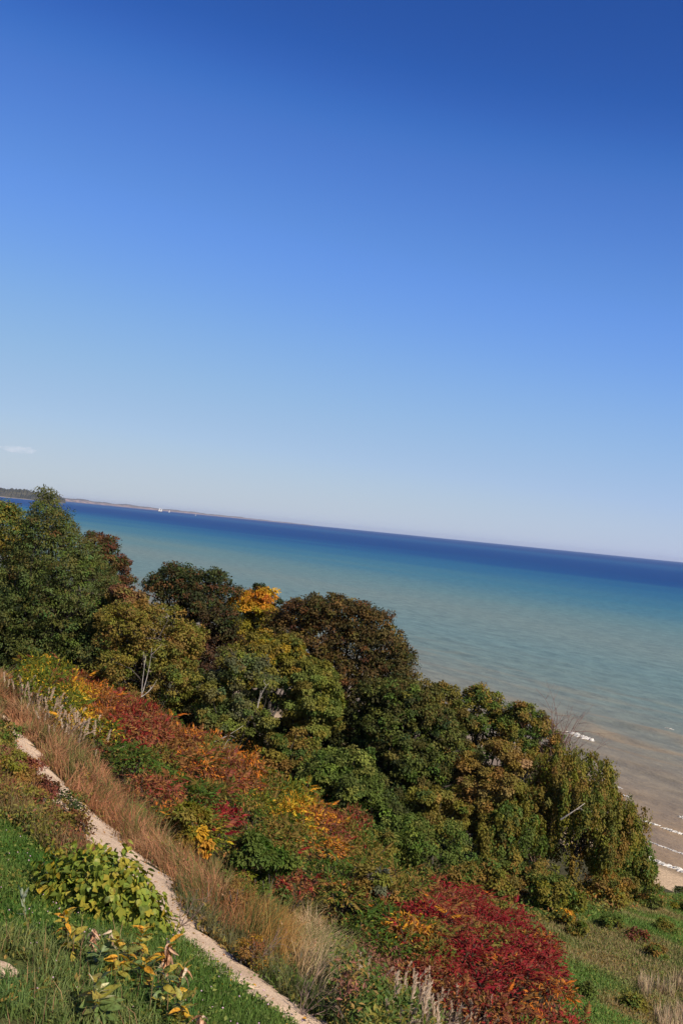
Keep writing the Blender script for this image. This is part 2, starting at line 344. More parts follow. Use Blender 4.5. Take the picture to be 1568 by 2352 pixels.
WATER = [(0, (.25, .178, .115)), (.12, (.225, .170, .115)), (.20, (.190, .170, .128)), (.30, (.130, .186, .176)), (.35, (.122, .192, .192)), (.40, (.138, .194, .186)), (.455, (.098, .182, .196)),
         (.51, (.046, .146, .208)), (.575, (.020, .104, .208)), (.618, (.010, .064, .190)), (.66, (.007, .048, .175)), (.73, (.007, .050, .18)), (.80, (.014, .078, .21)), (.86, (.008, .050, .18)), (1, (.009, .056, .19))]
el[0].position = 0; el[0].color = (*WATER[0][1], 1); el[1].position = 1; el[1].color = (*WATER[-1][1], 1)
for q, c in WATER[1:-1]: e = el.new(q); e.color = (*c, 1)
L(fac, wr_.inputs[0])
cmb2 = n.nodes.new('ShaderNodeCombineXYZ'); L(math_('MULTIPLY', dist, 1.0), cmb2.inputs[0]); L(math_('MULTIPLY', dot2.outputs['Value'], .38), cmb2.inputs[1])
rip = n.nodes.new('ShaderNodeTexNoise'); rip.inputs['Scale'].default_value = .42; rip.inputs['Detail'].default_value = 7; rip.inputs['Roughness'].default_value = .62; L(cmb2.outputs[0], rip.inputs['Vector'])
bu = n.nodes.new('ShaderNodeBump'); bu.inputs['Strength'].default_value = .65; bu.inputs['Distance'].default_value = 1.0
L(rip.outputs['Fac'], bu.inputs['Height'])
# streaks of stirred sediment and wind along the crests
st = n.nodes.new('ShaderNodeValToRGB'); st.color_ramp.elements[0].position = .38; st.color_ramp.elements[1].position = .62
st.color_ramp.elements[0].color = (.86, .86, .86, 1); st.color_ramp.elements[1].color = (1.14, 1.12, 1.08, 1); L(rip.outputs['Fac'], st.inputs[0])
mxw = n.nodes.new('ShaderNodeMixRGB'); mxw.blend_type = 'MULTIPLY'; mxw.inputs[0].default_value = 1; L(wr_.outputs[0], mxw.inputs[1]); L(st.outputs[0], mxw.inputs[2])
df = n.nodes.new('ShaderNodeBsdfDiffuse'); gl = n.nodes.new('ShaderNodeBsdfGlossy'); gl.inputs['Roughness'].default_value = .28
fr = n.nodes.new('ShaderNodeFresnel'); fr.inputs['IOR'].default_value = 1.33; ms = n.nodes.new('ShaderNodeMixShader')
L(bu.outputs[0], df.inputs['Normal']); L(bu.outputs[0], gl.inputs['Normal']); L(bu.outputs[0], fr.inputs['Normal'])
L(math_('MINIMUM', math_('MULTIPLY', fr.outputs[0], .5), .085), ms.inputs[0]); L(df.outputs[0], ms.inputs[1]); L(gl.outputs[0], ms.inputs[2])
cmb3 = n.nodes.new('ShaderNodeCombineXYZ'); L(math_('MULTIPLY', dist, .05), cmb3.inputs[0]); L(math_('MULTIPLY', dot2.outputs['Value'], .018), cmb3.inputs[1])
nw = n.nodes.new('ShaderNodeTexNoise'); nw.inputs['Scale'].default_value = 1; nw.inputs['Detail'].default_value = 3; L(cmb3.outputs[0], nw.inputs['Vector'])
band = math_('POWER', math_('ADD', .5, math_('MULTIPLY', math_('SINE', math_('ADD', math_('MULTIPLY', dist, .62), math_('MULTIPLY', nw.outputs['Fac'], 26))), .5)), 3)
mr = n.nodes.new('ShaderNodeMapRange'); mr.inputs[1].default_value = 95; mr.inputs[2].default_value = 8; L(dist, mr.inputs[0])
mr2 = n.nodes.new('ShaderNodeMapRange'); mr2.inputs[1].default_value = .42; mr2.inputs[2].default_value = .62; L(nw.outputs['Fac'], mr2.inputs[0])
mxs = n.nodes.new('ShaderNodeMixRGB'); mxs.inputs[2].default_value = (.33, .215, .105, 1); L(math_('MULTIPLY', math_('MULTIPLY', band, mr.outputs[0]), math_('MULTIPLY', math_('ADD', mr2.outputs[0], .3), .42)), mxs.inputs[0]); L(mxw.outputs[0], mxs.inputs[1])
L(mxs.outputs[0], df.inputs['Color']); L(ms.outputs[0], out.inputs['Surface'])
grow = lambda a, b_, k: np.sign(b_) * np.geomspace(abs(a), abs(b_), k)
so_ = np.concatenate([[-30, -14], np.arange(-6, 130, .5), np.geomspace(132, 21000, 100)])       # offshore
to_ = np.concatenate([-np.geomspace(21000, 62, 36), np.arange(-60, 260, .9), np.geomspace(262, 21000, 54)])
DO, TO = np.meshgrid(so_, to_)
WX = 26 + .8390 * DO - .5446 * TO; WY = 79 + .5446 * DO + .8390 * TO
def wave_z(d, t):
    ph = 2.5 * np.sin(t * .021 + 1) + 1.6 * np.sin(t * .06 + 2) + 1.1 * np.sin(t * .13)
    a = .5 + .5 * np.sin(t * .045 + d * .05) * np.sin(t * .09 + 2 + d * .11)
    w1 = np.sin((d + ph) * .70); w2 = np.sin((d + t * .25 + ph) * 1.3 + 1)
    amp = smooth(0, 14, d) * smooth(220, 60, d)
    return amp * (.42 * a * (np.abs(.5 + .5 * w1) ** 1.7) + .05 * w2 + .05 * np.sin(d * 2.1 + t * .6) * np.sin(t * .8 - d * .4)) - .03
grid_obj('water', WX, WY, wave_z(DO, TO), wm)

# far shores
def shore_mat(name, cols, scale):
    m, n, out = new_mat(name); L = n.links.new
    geo = n.nodes.new('ShaderNodeNewGeometry'); no = n.nodes.new('ShaderNodeTexNoise'); no.inputs['Scale'].default_value = scale; no.inputs['Detail'].default_value = 5
    a = n.nodes.new('ShaderNodeVertexColor'); a.layer_name = 'Col'
    rp = n.nodes.new('ShaderNodeValToRGB'); rp.color_ramp.elements[0].color = (.55, .6, .55, 1); rp.color_ramp.elements[1].color = (1.5, 1.3, 1.1, 1)
    rp.color_ramp.elements[0].position = .35; rp.color_ramp.elements[1].position = .65
    mx = n.nodes.new('ShaderNodeMixRGB'); mx.blend_type = 'MULTIPLY'; mx.inputs[0].default_value = 1
    b = n.nodes.new('ShaderNodeBsdfPrincipled'); b.inputs['Roughness'].default_value = .9; b.inputs['Specular IOR Level'].default_value = .05
    L(geo.outputs['Position'], no.inputs['Vector']); L(no.outputs['Fac'], rp.inputs[0]); L(a.outputs[0], mx.inputs[1]); L(rp.outputs[0], mx.inputs[2])
    L(mx.outputs[0], b.inputs['Base Color']); L(b.outputs[0], out.inputs['Surface']); return m
def far_land(name, u0, u1, D0, D1, prof, depth, cols, n=260, bump=6., fq=.03):
    """A strip of land along the water between two bearings; PROF(t) is its height, COLS(hfrac, P) its ground colour."""
    tt = np.linspace(0, 1, n); uu = u0 + (u1 - u0) * tt; a = np.array([ray(q, 1211 + (q - 784) * .1)[0] for q in uu]); D = D0 + (D1 - D0) * tt
    rows = np.array([0, .01, .03, .06, .10, .18, .3, .45, .65, .85, 1.0]); hf = np.array([-.02, .03, .06, .35, .62, .82, .93, 1, .97, .8, .2])
    X = np.zeros((len(rows), n)); Y = X.copy(); Zq = X.copy()
    for i, (rr, hq) in enumerate(zip(rows, hf)):
        Y[i] = D + rr * depth; X[i] = a * Y[i] ; Zq[i] = hq * prof(tt)
    P = np.stack([X, Y, Zq], -1); nn = np.random.default_rng(5).normal(size=X.shape)
    Zq = Zq + bump * (nn * .5 + vnoise(P.reshape(-1, 3) * [1, 1, 0], fq, 8).reshape(X.shape)) * smooth(.05, .4, hf)[:, None] * (prof(tt) > 1)
    Cc = np.zeros(X.shape + (3,))
    for i, hq in enumerate(hf): Cc[i] = cols(hq)
    return grid_obj(name, X, Y, Zq, shore_mat(name, None, fq * 1.2), Cc, smooth_=False)
HEAD = lambda t: np.maximum(66 * (1 - .28 * t) * np.clip((1 - t) / .05, 0, 1) ** .6 + 3 * np.sin(t * 40), 0)
far_land('headland', -420, 152, 6700, 6700, HEAD, 900, lambda q: (.30, .26, .22) if q < .05 else ((.052, .052, .042) if q < .5 else (.058, .06, .042)), bump=9, fq=.012)
FARH = lambda t: 62 * (1 - t) ** .75 * (.8 + .2 * np.sin(t * 23) * np.sin(t * 57)) + 1
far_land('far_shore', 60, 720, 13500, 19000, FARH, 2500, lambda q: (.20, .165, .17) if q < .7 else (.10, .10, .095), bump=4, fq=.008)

# ------------------------------------------------------------------ haze over the lake and the cloud
hz, n, out = new_mat('haze_air'); vol = n.nodes.new('ShaderNodeVolumePrincipled')
vol.inputs['Color'].default_value = (.79, .81, .88, 1); vol.inputs['Density'].default_value = 2.4e-5; vol.inputs['Anisotropy'].default_value = .25
n.links.new(vol.outputs[0], out.inputs['Volume'])
def box_geo(g, lo, hi):
    lo = np.array(lo, float); hi = np.array(hi, float)
    V = np.array([[(lo, hi)[i & 1][0], (lo, hi)[i >> 1 & 1][1], (lo, hi)[i >> 2 & 1][2]] for i in range(8)])
    q = [(0, 2, 3, 1), (4, 5, 7, 6), (0, 1, 5, 4), (2, 6, 7, 3), (0, 4, 6, 2), (1, 3, 7, 5)]
    g.add(V, [t for a in q for t in ((a[0], a[1], a[2]), (a[0], a[2], a[3]))])
USE_HAZE = True
if USE_HAZE:
    g = Geo(); box_geo(g, (-31000, -31000, -40), (31000, 31000, 90)); tag(g.build('haze', hz), kind='stuff')

# ------------------------------------------------------------------ trees
def crown_geo(g, c, R, lobes, lr, n, Lf, pal, seed, shape='round', drape=0, sig=.24, tint=None, wfac=.72, up=.45, hand=None):
    """Leaves in tufts on the outside of overlapping lobes. PAL: (names, weights); TINT: (names, weights, amount, where)."""
    r = np.random.default_rng(seed); c = np.asarray(c, float); R = np.asarray(R, float)
    i = np.arange(lobes) + .5; ph = np.arccos(1 - 1.72 * i / lobes); th = i * 2.39996 + r.uniform(0, 6)
    d = np.stack([np.cos(th) * np.sin(ph), np.sin(th) * np.sin(ph), np.cos(ph)], 1)
    f = r.uniform(.45, .86, lobes)[:, None]
    lc = d * f
    if shape == 'cone':
        lc[:, 2] = np.linspace(1.0, -.8, lobes) * .92; zz = (lc[:, 2] + .8) / 1.75; lc[:, :2] = d[:, :2] / np.maximum(np.linalg.norm(d[:, :2], axis=1, keepdims=True), .1) * ((.07 + .64 * (1 - zz) ** .8) * r.uniform(.55, 1.1, lobes))[:, None]
    if shape == 'dome': lc[:, 2] = np.abs(lc[:, 2]) * .9 - .15
    lc = lc * R + r.normal(size=(lobes, 3)) * .06 * R
    rad = lr * R.min() * r.uniform(.5, 1.25, lobes) * (1.25 - .55 * (f[:, 0] - .45) / .41)
    if shape == 'cone': rad *= np.clip(1.2 - .95 * (lc[:, 2] / R[2] + 1) / 2, .50, 1.2)
    # tufts on each lobe: small domes of leaves with gaps between them
    if hand is not None: lc, rad = hand; lobes = len(rad)
    area = 4 * np.pi * (rad ** 2).sum() * .6; nt_ = int(np.clip(area / (sig * 1.85) ** 2, 30, n / 8)); w = rad ** 2 / (rad ** 2).sum(); li = r.choice(lobes, nt_, p=w)
    td_ = unit(r.normal(size=(nt_, 3)) + unit(lc[li] / R) * .55 + np.array([0, 0, .35]))
    tp = lc[li] + td_ * rad[li][:, None] * np.clip(.92 + .22 * r.normal(size=(nt_, 1)), .35, 1.5) * [1, 1, .85]
    out_ = unit(tp / R * .4 + td_ + np.array([0, 0, .35]))
    npat = vnoise(tp, 1.6 / max(R.min(), .5), seed + 1)
    tc = mixcol(*pal, nt_, r, .13)
    if tint:
        hz_ = np.clip(.5 + .5 * tp[:, 2] / R[2], 0, 1); q = {'top': hz_ ** 1.4, 'low': 1 - hz_, 'any': np.ones(nt_) * .6, 'cap': smooth(.62, .88, hz_)}[tint[3]]
        k = np.clip(tint[2] * q * (.2 + 1.6 * npat) + r.normal(size=nt_) * .16, 0, 1)[:, None]
        tc = tc * (1 - k) + mixcol(tint[0], tint[1], nt_, r, .13) * k
    ti = r.choice(nt_, n); sg = (sig * r.uniform(.75, 1.5, nt_))[ti][:, None]
    e = unit(r.normal(size=(n, 3)) + out_[ti] * .9)
    off = e * sg * 1.45 * r.uniform(.15, 1.15, (n, 1)) ** .5 * ([1, 1, .62] if not drape else [.6, .6, 1.0 + drape])
    dk = (r.uniform(.0, 1.2, nt_) ** 1.5)[ti]
    if drape: off[:, 2] *= .5 + .5 * dk; off[:, 2] -= drape * .42 * dk * np.abs(r.normal(size=n))
    P = c + tp[ti] + off
    N = unit(e * .75 + out_[ti] * .45 + np.array([0, 0, up * .6]) + r.normal(size=(n, 3)) * .34)
    D = unit(e * .6 + np.array([0, 0, -.5 - drape]) + r.normal(size=(n, 3)) * .45)
    Cc = tc[ti] * (1 + .08 * r.normal(size=(n, 1)).clip(-2, 2))
    Ls = Lf * r.uniform(.6, 1.45, n)
    kites(g, P, D, N, Ls, Ls * wfac, Cc)
    return c + lc, rad
def tree(name, label, cat, px, Y, pal, n, seed, tint=None, lobes=20, lr=.48, shape='round', drape=0, Lf=.17, sig=.24, group=None, trunk=True, dz=0.8, wfac=.72, tr=.02, base=None, hand=None):
    n = int(n * 1.85); Lf *= .76; sig *= .82; u0, u1, v0, v1 = px; c = at((u0 + u1) / 2, (v0 + v1) / 2, Y); R = np.array([(u1 - u0) / 2, (u1 - u0) / 2 * dz, (v1 - v0) / 2]) * Y / F
    bx, by = (c[0], c[1]) if base is None else base; bz = float(hh(bx, by)); b0 = np.array([bx, by, bz])
    t = empty(name, b0, label, cat, group)
    if hand is not None:
        rr_ = np.random.default_rng(seed); hl, hr = [], []
        for (hu, hv, hp) in hand:
            for dpt in (-.55, .55): hl.append(at(hu, hv, Y + dpt * hp * Y / F * rr_.uniform(.6, 2.0)) - c); hr.append(hp * Y / F * rr_.uniform(.85, 1.0))
        hand = (np.array(hl), np.array(hr))
    g = Geo(); lc, rad = crown_geo(g, c - b0, R * 1.05, lobes, lr, n, Lf, pal, seed, shape, drape, sig, tint, wfac, hand=hand)
    g.build('crown', LEAF, t)
    r = np.random.default_rng(seed + 9); g = Geo(); H = max(c[2] - bz, .6); tw = max(.05, tr * (H + R[2]))
    top = c - b0 + np.array([0, 0, R[2] * (.55 if shape == 'cone' else .1)])
    ax = bend((0, 0, -.3), top, 7, .04, r); tube(g, ax, np.linspace(tw * 1.2, tw * .35, 7), 8)
    g.build('trunk', BARK, t, flat=False)
    g = Geo()
    for q in range(len(lc)):
        k = r.integers(2, 5); s0 = ax[k]; tube(g, bend(s0, lc[q], 5, .08, r), np.linspace(tw * .45, tw * .10, 5), 5)
        for _ in range(2): tube(g, bend(lc[q], lc[q] + unit(r.normal(size=3) + [0, 0, .5]) * rad[q] * .9, 4, .08, r), np.linspace(tw * .12, tw * .04, 4), 4)
    g.build('limbs', BARK, t, flat=False)
    return t
# (name, label, category, (left, right, top, bottom), distance, palette, leaves, seed, extras)
M = lambda *a: (list(a[0::2]), list(a[1::2]))
tree('locust_tree', 'tall dark green feathery tree with a pointed top at the left edge', 'tree', (-40, 292, 1112, 1575), 61, M('locust', 6, 'green', 2, 'deep', 2), 46000, 21,
     tint=(['obrown', 'rust', 'olive'], [2, 1, 2], .22, 'any'), shape='cone', Lf=.17, sig=.27, wfac=.45, hand=[(110, 1140, 20), (104, 1172, 30), (124, 1200, 36), (90, 1218, 40), (150, 1240, 44), (112, 1262, 50), (70, 1280, 44), (185, 1282, 48), (150, 1318, 58), (95, 1330, 58), (215, 1330, 46), (35, 1345, 56), (245, 1368, 38), (185, 1375, 56), (120, 1392, 60), (60, 1410, 60), (0, 1420, 56), (225, 1420, 48), (150, 1450, 60), (85, 1475, 58), (20, 1490, 52), (195, 1480, 48), (125, 1515, 46)])
tree('ash_tree', 'olive tree with yellowing leaves cut off by the left edge of the photo', 'tree', (-130, 70, 1170, 1500), 66, M('olive', 4, 'green', 2, 'locust', 2), 17000, 22,
     tint=(['gold', 'ygreen', 'obrown'], [2, 2, 2], .55, 'low'), hand=[(15, 1185, 32), (-20, 1200, 50), (42, 1215, 26), (30, 1258, 44), (-10, 1280, 60), (35, 1330, 45), (10, 1390, 60), (-40, 1420, 60), (20, 1450, 50)])
tree('maple_tree', 'purple brown tree top showing behind the pointed green tree', 'tree', (180, 280, 1215, 1400), 70, M('redbrown', 4, 'brown', 2, 'maple', 4), 10000, 23, hand=[(218, 1243, 22), (245, 1252, 22), (235, 1280, 34), (263, 1300, 28), (215, 1310, 34), (280, 1338, 24), (250, 1352, 38), (270, 1385, 34)])
tree('ash_tree', 'round olive yellow tree behind the orange sumac with bare twigs at its foot', 'tree', (205, 470, 1372, 1655), 54, M('olive', 5, 'obrown', 3, 'green', 2), 26000, 24,
     tint=(['ygreen', 'obrown'], [1, 2], .4, 'top'), lobes=20, lr=.44, Lf=.14)
tree('ash_tree', 'narrow brown olive tree between the pointed green tree and the dark maple', 'tree', (235, 325, 1335, 1470), 59, M('obrown', 5, 'olive', 3), 8000, 25, tint=(['pinkb'], [1], .4, 'top'), lobes=9)
tree('maple_tree', 'very dark green maple behind the yellow topped tree, purple on its lower side', 'tree', (328, 560, 1296, 1640), 67, M('deep', 4, 'maple', 4, 'brown', 2), 26000, 26,
     tint=(['purple', 'redbrown'], [3, 2], .75, 'low'), hand=[(395, 1325, 30), (370, 1350, 34), (425, 1330, 32), (460, 1345, 34), (495, 1335, 26), (410, 1375, 44), (460, 1385, 46), (520, 1365, 30), (440, 1430, 48), (500, 1425, 50), (470, 1480, 48), (520, 1480, 40), (485, 1540, 48), (450, 1570, 40), (510, 1560, 38), (475, 1610, 40)])
tree('maple_tree', 'small dark tree top poking above the bright yellow crown by the water', 'tree', (553, 640, 1338, 1440), 77, M('deep', 3, 'maple', 3, 'brown', 1), 5000, 27, lobes=8)
tree('maple_tree', 'bright yellow orange topped tree between two dark maples', 'tree', (508, 650, 1354, 1500), 68, M('ygreen', 3, 'olive', 2), 11000, 28, tint=(['gold', 'yellow', 'orange'], [4, 3, 1], 1.3, 'cap'), lobes=10)
tree('maple_tree', 'yellow green tree in front of the dark brown maple', 'tree', (535, 692, 1440, 1600), 59, M('ygreen', 4, 'olive', 4, 'green', 1), 13000, 29, tint=(['gold', 'obrown'], [1, 2], .4, 'top'), lobes=12)
tree('maple_tree', 'largest dark maple, reddish brown on top, against the water', 'tree', (605, 958, 1370, 1720), 63, M('deep', 3, 'maple', 5, 'brown', 1), 42000, 30, tint=(['redbrown', 'brown', 'obrown'], [2, 4, 1], .72, 'top'), hand=[(690, 1420, 44), (730, 1405, 40), (775, 1402, 36), (815, 1425, 44), (855, 1440, 44), (655, 1450, 44), (745, 1455, 58), (810, 1485, 60), (875, 1490, 52), (905, 1520, 44), (690, 1500, 56), (840, 1545, 58), (900, 1565, 48), (760, 1540, 58), (920, 1590, 34), (830, 1610, 58), (880, 1630, 50), (740, 1600, 54), (800, 1670, 50)])
tree('ash_tree', 'slender light green tree with its trunk showing, in the middle of the grove', 'tree', (652, 795, 1480, 1745), 53, M('lightgreen', 6, 'green', 2, 'olive', 3), 17000, 31, tint=(['ygreen', 'olive'], [1, 1], .4, 'top'), lobes=16, lr=.42, Lf=.15)
tree('ash_tree', 'grey topped green tree behind the dead white branches', 'tree', (450, 640, 1500, 1740), 53, M('green', 5, 'lightgreen', 2, 'olive', 3), 20000, 32, tint=(['grey', 'olive'], [2, 1], .6, 'top'), lobes=17, lr=.43, Lf=.14)
tree('maple_tree', 'wide green maple with brown tinged top right of the slender light green tree', 'tree', (780, 1045, 1540, 1920), 54, M('maple', 4, 'green', 4, 'deep', 2), 40000, 33, tint=(['obrown', 'brown'], [3, 2], .26, 'top'), lobes=34, lr=.40, Lf=.16)
tree('maple_tree', 'brown green maple at the right shoulder of the grove above the water', 'tree', (930, 1080, 1575, 1830), 57, M('maple', 4, 'green', 3, 'obrown', 2), 17000, 34, tint=(['obrown'], [1], .3, 'top'), lobes=14)
tree('maple_tree', 'low bright green tree below the slender tree in the dark of the grove', 'tree', (670, 870, 1715, 1895), 47, M('lightgreen', 4, 'green', 5), 16000, 35, lobes=13, lr=.45, Lf=.14)
tree('maple_tree', 'low green tree at the foot of the wide maple', 'tree', (770, 930, 1790, 1960), 46, M('green', 5, 'lightgreen', 2, 'maple', 2), 13000, 36, lobes=11, lr=.46, Lf=.14)
tree('ash_tree', 'small olive brown tree right of the dead white branches', 'tree', (610, 720, 1655, 1840), 49, M('olive', 5, 'obrown', 3, 'green', 2), 10000, 37, lobes=12, Lf=.14)
tree('cottonwood_tree', 'airy tree with thin foliage through which the lake shows', 'tree', (1025, 1175, 1560, 1760), 60, M('green', 4, 'olive', 4, 'obrown', 2), 8500, 38, lobes=13, lr=.40, Lf=.15, sig=.2)
tree('cottonwood_tree', 'olive tree rising beside the bare reddish bush near the breakers', 'tree', (1135, 1275, 1605, 1790), 59, M('olive', 4, 'green', 3, 'obrown', 2), 9500, 39, lobes=12, lr=.42, Lf=.15, sig=.2)
tree('ash_tree', 'orange brown leaved tree left of the vine covered tree', 'tree', (1045, 1215, 1690, 1975), 53, M('obrown', 5, 'olive', 4), 19000, 40, tint=(['tan', 'obrown', 'rust'], [1, 4, 1], .5, 'top'), lobes=17, lr=.42, Lf=.14)
tree('vine_covered_tree', 'broad tree draped in hanging vines at the right end of the grove', 'tree', (1185, 1452, 1725, 2020), 53, M('olive', 4, 'green', 4, 'obrown', 2), 34000, 41, tint=(['ygreen', 'obrown', 'rust'], [3, 3, .6], .45, 'any'), lobes=22, lr=.40, drape=1.1, Lf=.13, sig=.2)
tree('vine_covered_tree', 'small round green tree at the far right by the beach', 'tree', (1350, 1500, 1915, 2060), 55, M('green', 5, 'olive', 3), 14000, 42, tint=(['obrown', 'ygreen'], [1, 1], .3, 'any'), lobes=13, lr=.46, drape=.5, Lf=.13, sig=.2)
tree('elm_tree', 'olive brown sprays of a low tree in the shade under the wide maple', 'tree', (935, 1070, 1800, 1950), 49, M('obrown', 3, 'olive', 5, 'green', 2), 11000, 43, lobes=11, Lf=.14)
tree('elm_tree', 'green leafy tree in the dark gap under the orange brown tree', 'tree', (1090, 1250, 1850, 2010), 51, M('green', 5, 'olive', 4), 11000, 44, drape=.8, lobes=12, Lf=.13)

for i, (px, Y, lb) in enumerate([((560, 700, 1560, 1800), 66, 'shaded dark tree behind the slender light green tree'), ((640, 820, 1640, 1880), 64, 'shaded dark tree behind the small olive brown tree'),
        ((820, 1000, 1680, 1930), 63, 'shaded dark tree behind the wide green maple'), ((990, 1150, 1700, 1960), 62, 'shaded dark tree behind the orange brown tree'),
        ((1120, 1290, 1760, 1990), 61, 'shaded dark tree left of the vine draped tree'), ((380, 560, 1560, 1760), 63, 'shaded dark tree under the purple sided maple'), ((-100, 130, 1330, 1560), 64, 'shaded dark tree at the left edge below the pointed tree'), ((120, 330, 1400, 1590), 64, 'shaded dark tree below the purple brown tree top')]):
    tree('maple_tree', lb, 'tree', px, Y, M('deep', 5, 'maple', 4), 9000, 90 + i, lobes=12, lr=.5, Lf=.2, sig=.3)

def shrub(name, label, px, Y, pal, n, seed, tint=None, group=None, cat='shrub', lobes=9, Lf=.11, drape=0, wfac=.6, sig=.15):
    """A mound of leaves on several stems, standing on the ground."""
    u0, u1, v0, v1 = px; c = at((u0 + u1) / 2, (v0 + v1) / 2, Y); w = (u1 - u0) / 2 * Y / F; bz = float(hh(c[0], c[1])); topz = at((u0 + u1) / 2, v0, Y)[2]
    H = max(topz - bz, .5); t = empty(name, (c[0], c[1], bz), label, cat, group)
    g = Geo(); lc, rad = crown_geo(g, (0, 0, H * .48), (w, w * .8, H * .52), lobes, .52, n, Lf, pal, seed, 'round', drape, sig, tint, wfac); g.build('foliage', LEAF, t)
    r = np.random.default_rng(seed); g = Geo()
    for q in lc[:7]: tube(g, bend((r.normal() * .08, r.normal() * .08, -.1), q, 5, .08, r), np.linspace(.03, .008, 5), 5)
    g.build('stem', BARK, t, flat=False); return t
shrub('green_shrub', 'dark green leafy shrub between the dry grass and the red orange sumac', (525, 660, 1900, 2070), 29, M('sgreen', 5, 'green', 4, 'ygreen', 1), 12000, 60, lobes=12)
shrub('green_shrub', 'deep green shrub in front of the dark hollow under the maple', (880, 1075, 1890, 2010), 46, M('green', 6, 'lightgreen', 2), 9000, 61, lobes=11)
shrub('green_shrub', 'olive shrub left of the deep green shrub below the maple', (770, 900, 1900, 2010), 42, M('olive', 3, 'green', 4), 7000, 62, lobes=10)
shrub('green_shrub', 'brown green shrub at the foot of the vine draped tree', (1135, 1300, 1990, 2100), 47, M('green', 3, 'olive', 4, 'obrown', 3), 9000, 63, lobes=10)
shrub('green_shrub', 'yellow green shrub on the edge of the grassy slope below the trees', (1210, 1320, 2010, 2110), 45, M('olive', 4, 'ygreen', 2, 'green', 3), 6000, 64)
shrub('green_shrub', 'orange flecked shrub in front of the small round green tree', (1330, 1450, 2010, 2085), 51, M('olive', 3, 'obrown', 4, 'green', 2), 6000, 65, tint=(['rust', 'gold'], [1, 1], .3, 'top'))
shrub('green_shrub', 'brownish low shrub above the crimson sumac thicket', (1030, 1170, 1975, 2080), 43, M('obrown', 3, 'olive', 4, 'green', 3), 7000, 66)
shrub('green_shrub', 'grey green bush on the sand at the right edge of the photo', (1540, 1590, 2043, 2080), 66, M('grey', 3, 'green', 2), 3000, 67)
shrub('green_shrub', 'dark green bush on the slope near the pale sandy spots', (1455, 1515, 2030, 2085), 56, M('green', 4, 'obrown', 2), 3000, 68)
shrub('yellow_shrub', 'yellow green bush at the edge of the dry grass left of the crimson sumac patch', (395, 480, 1840, 1930), 29, M('ygreen', 5, 'olive', 2, 'gold', 1), 5000, 69, tint=(['sred'], [1], .15, 'low'))
shrub('green_shrub', 'grey brown bush beside the green and yellow sumac in the middle of the slope', (810, 890, 1985, 2075), 33, M('grey', 3, 'obrown', 3, 'olive', 2), 4500, 70)

# ------------------------------------------------------------------ bare wood
def bare(name, label, cat, base, tips, r0, mat, seed, forks=3, group=None):
    """A leafless plant: one stem to each tip, each forking. Tips are points in the world."""
    r = np.random.default_rng(seed); b0 = np.asarray(base, float); g = Geo()
    for tp in tips:
        tp = np.asarray(tp, float) - b0; ax = bend((0, 0, 0), tp, 7, .07, r); Ln = np.linalg.norm(tp); tube(g, ax, np.linspace(r0, r0 * .25, 7), 5)
        for _ in range(forks):
            k = r.integers(2, 6); d = unit(ax[min(k + 1, 6)] - ax[k]) + r.normal(size=3) * .55
            e = ax[k] + unit(d) * Ln * r.uniform(.2, .42); bx = bend(ax[k], e, 5, .08, r); tube(g, bx, np.linspace(r0 * .5, r0 * .15, 5), 4)
            for _ in range(2): tube(g, bend(bx[3], bx[3] + unit(unit(d) + r.normal(size=3) * .6) * Ln * .13, 3, .05, r), np.linspace(r0 * .22, r0 * .1, 3), 3)
    o = g.build(name, mat, flat=False, loc=b0); return tag(o, label, cat, group)
def gp(u, v, Y): return at(u, v, Y)
def base_of(u, Y):
    a, _ = ray(u, 1700); return np.array([a * Y, Y, float(hh(a * Y, Y)) - .05])
bare('dead_sapling', 'upright bare white sapling in front of the round olive yellow tree', 'dead tree', gp(326, 1600, 47.5), [gp(350, 1487, 47.5), gp(337, 1505, 47.3), gp(362, 1560, 47.6)], .022, DEADWOOD, 1, forks=2)
bare('dead_branch', 'upper pale dead branch arching over the orange sumac', 'dead branch', gp(470, 1712, 43.5), [gp(560, 1665, 43.8), gp(520, 1690, 43.4)], .018, DEADWOOD, 2, forks=2)
bare('dead_branch', 'lower pale dead branch lying across the sumac tops', 'dead branch', gp(455, 1742, 42.5), [gp(545, 1735, 42.8), gp(530, 1712, 42.6), gp(510, 1755, 42.3)], .018, DEADWOOD, 3, forks=2)
bare('dead_branch', 'grey leaning dead stem in the gap left of the slender light green tree', 'dead branch', gp(592, 1625, 51), [gp(618, 1568, 51.2), gp(600, 1590, 51)], .02, DEADWOOD, 4, forks=2)
bare('dead_branch', 'thick grey broken limb sticking out of the vine draped tree', 'dead branch', gp(1285, 1880, 50.2), [gp(1340, 1843, 50)], .045, DEADWOOD, 5, forks=1)
bare('bare_bush', 'leafless reddish bush against the breakers above the grove', 'bush', base_of(1255, 58.5), [gp(1268, 1650, 58.5), gp(1290, 1640, 58.7), gp(1300, 1665, 58.3), gp(1318, 1680, 58.5), gp(1325, 1700, 58.6), gp(1245, 1655, 58.6), gp(1305, 1690, 58.2), gp(1280, 1660, 58.9)], .035, bark_mat('red_twigs', (.10, .055, .045), (.19, .10, .08)), 6, forks=14)

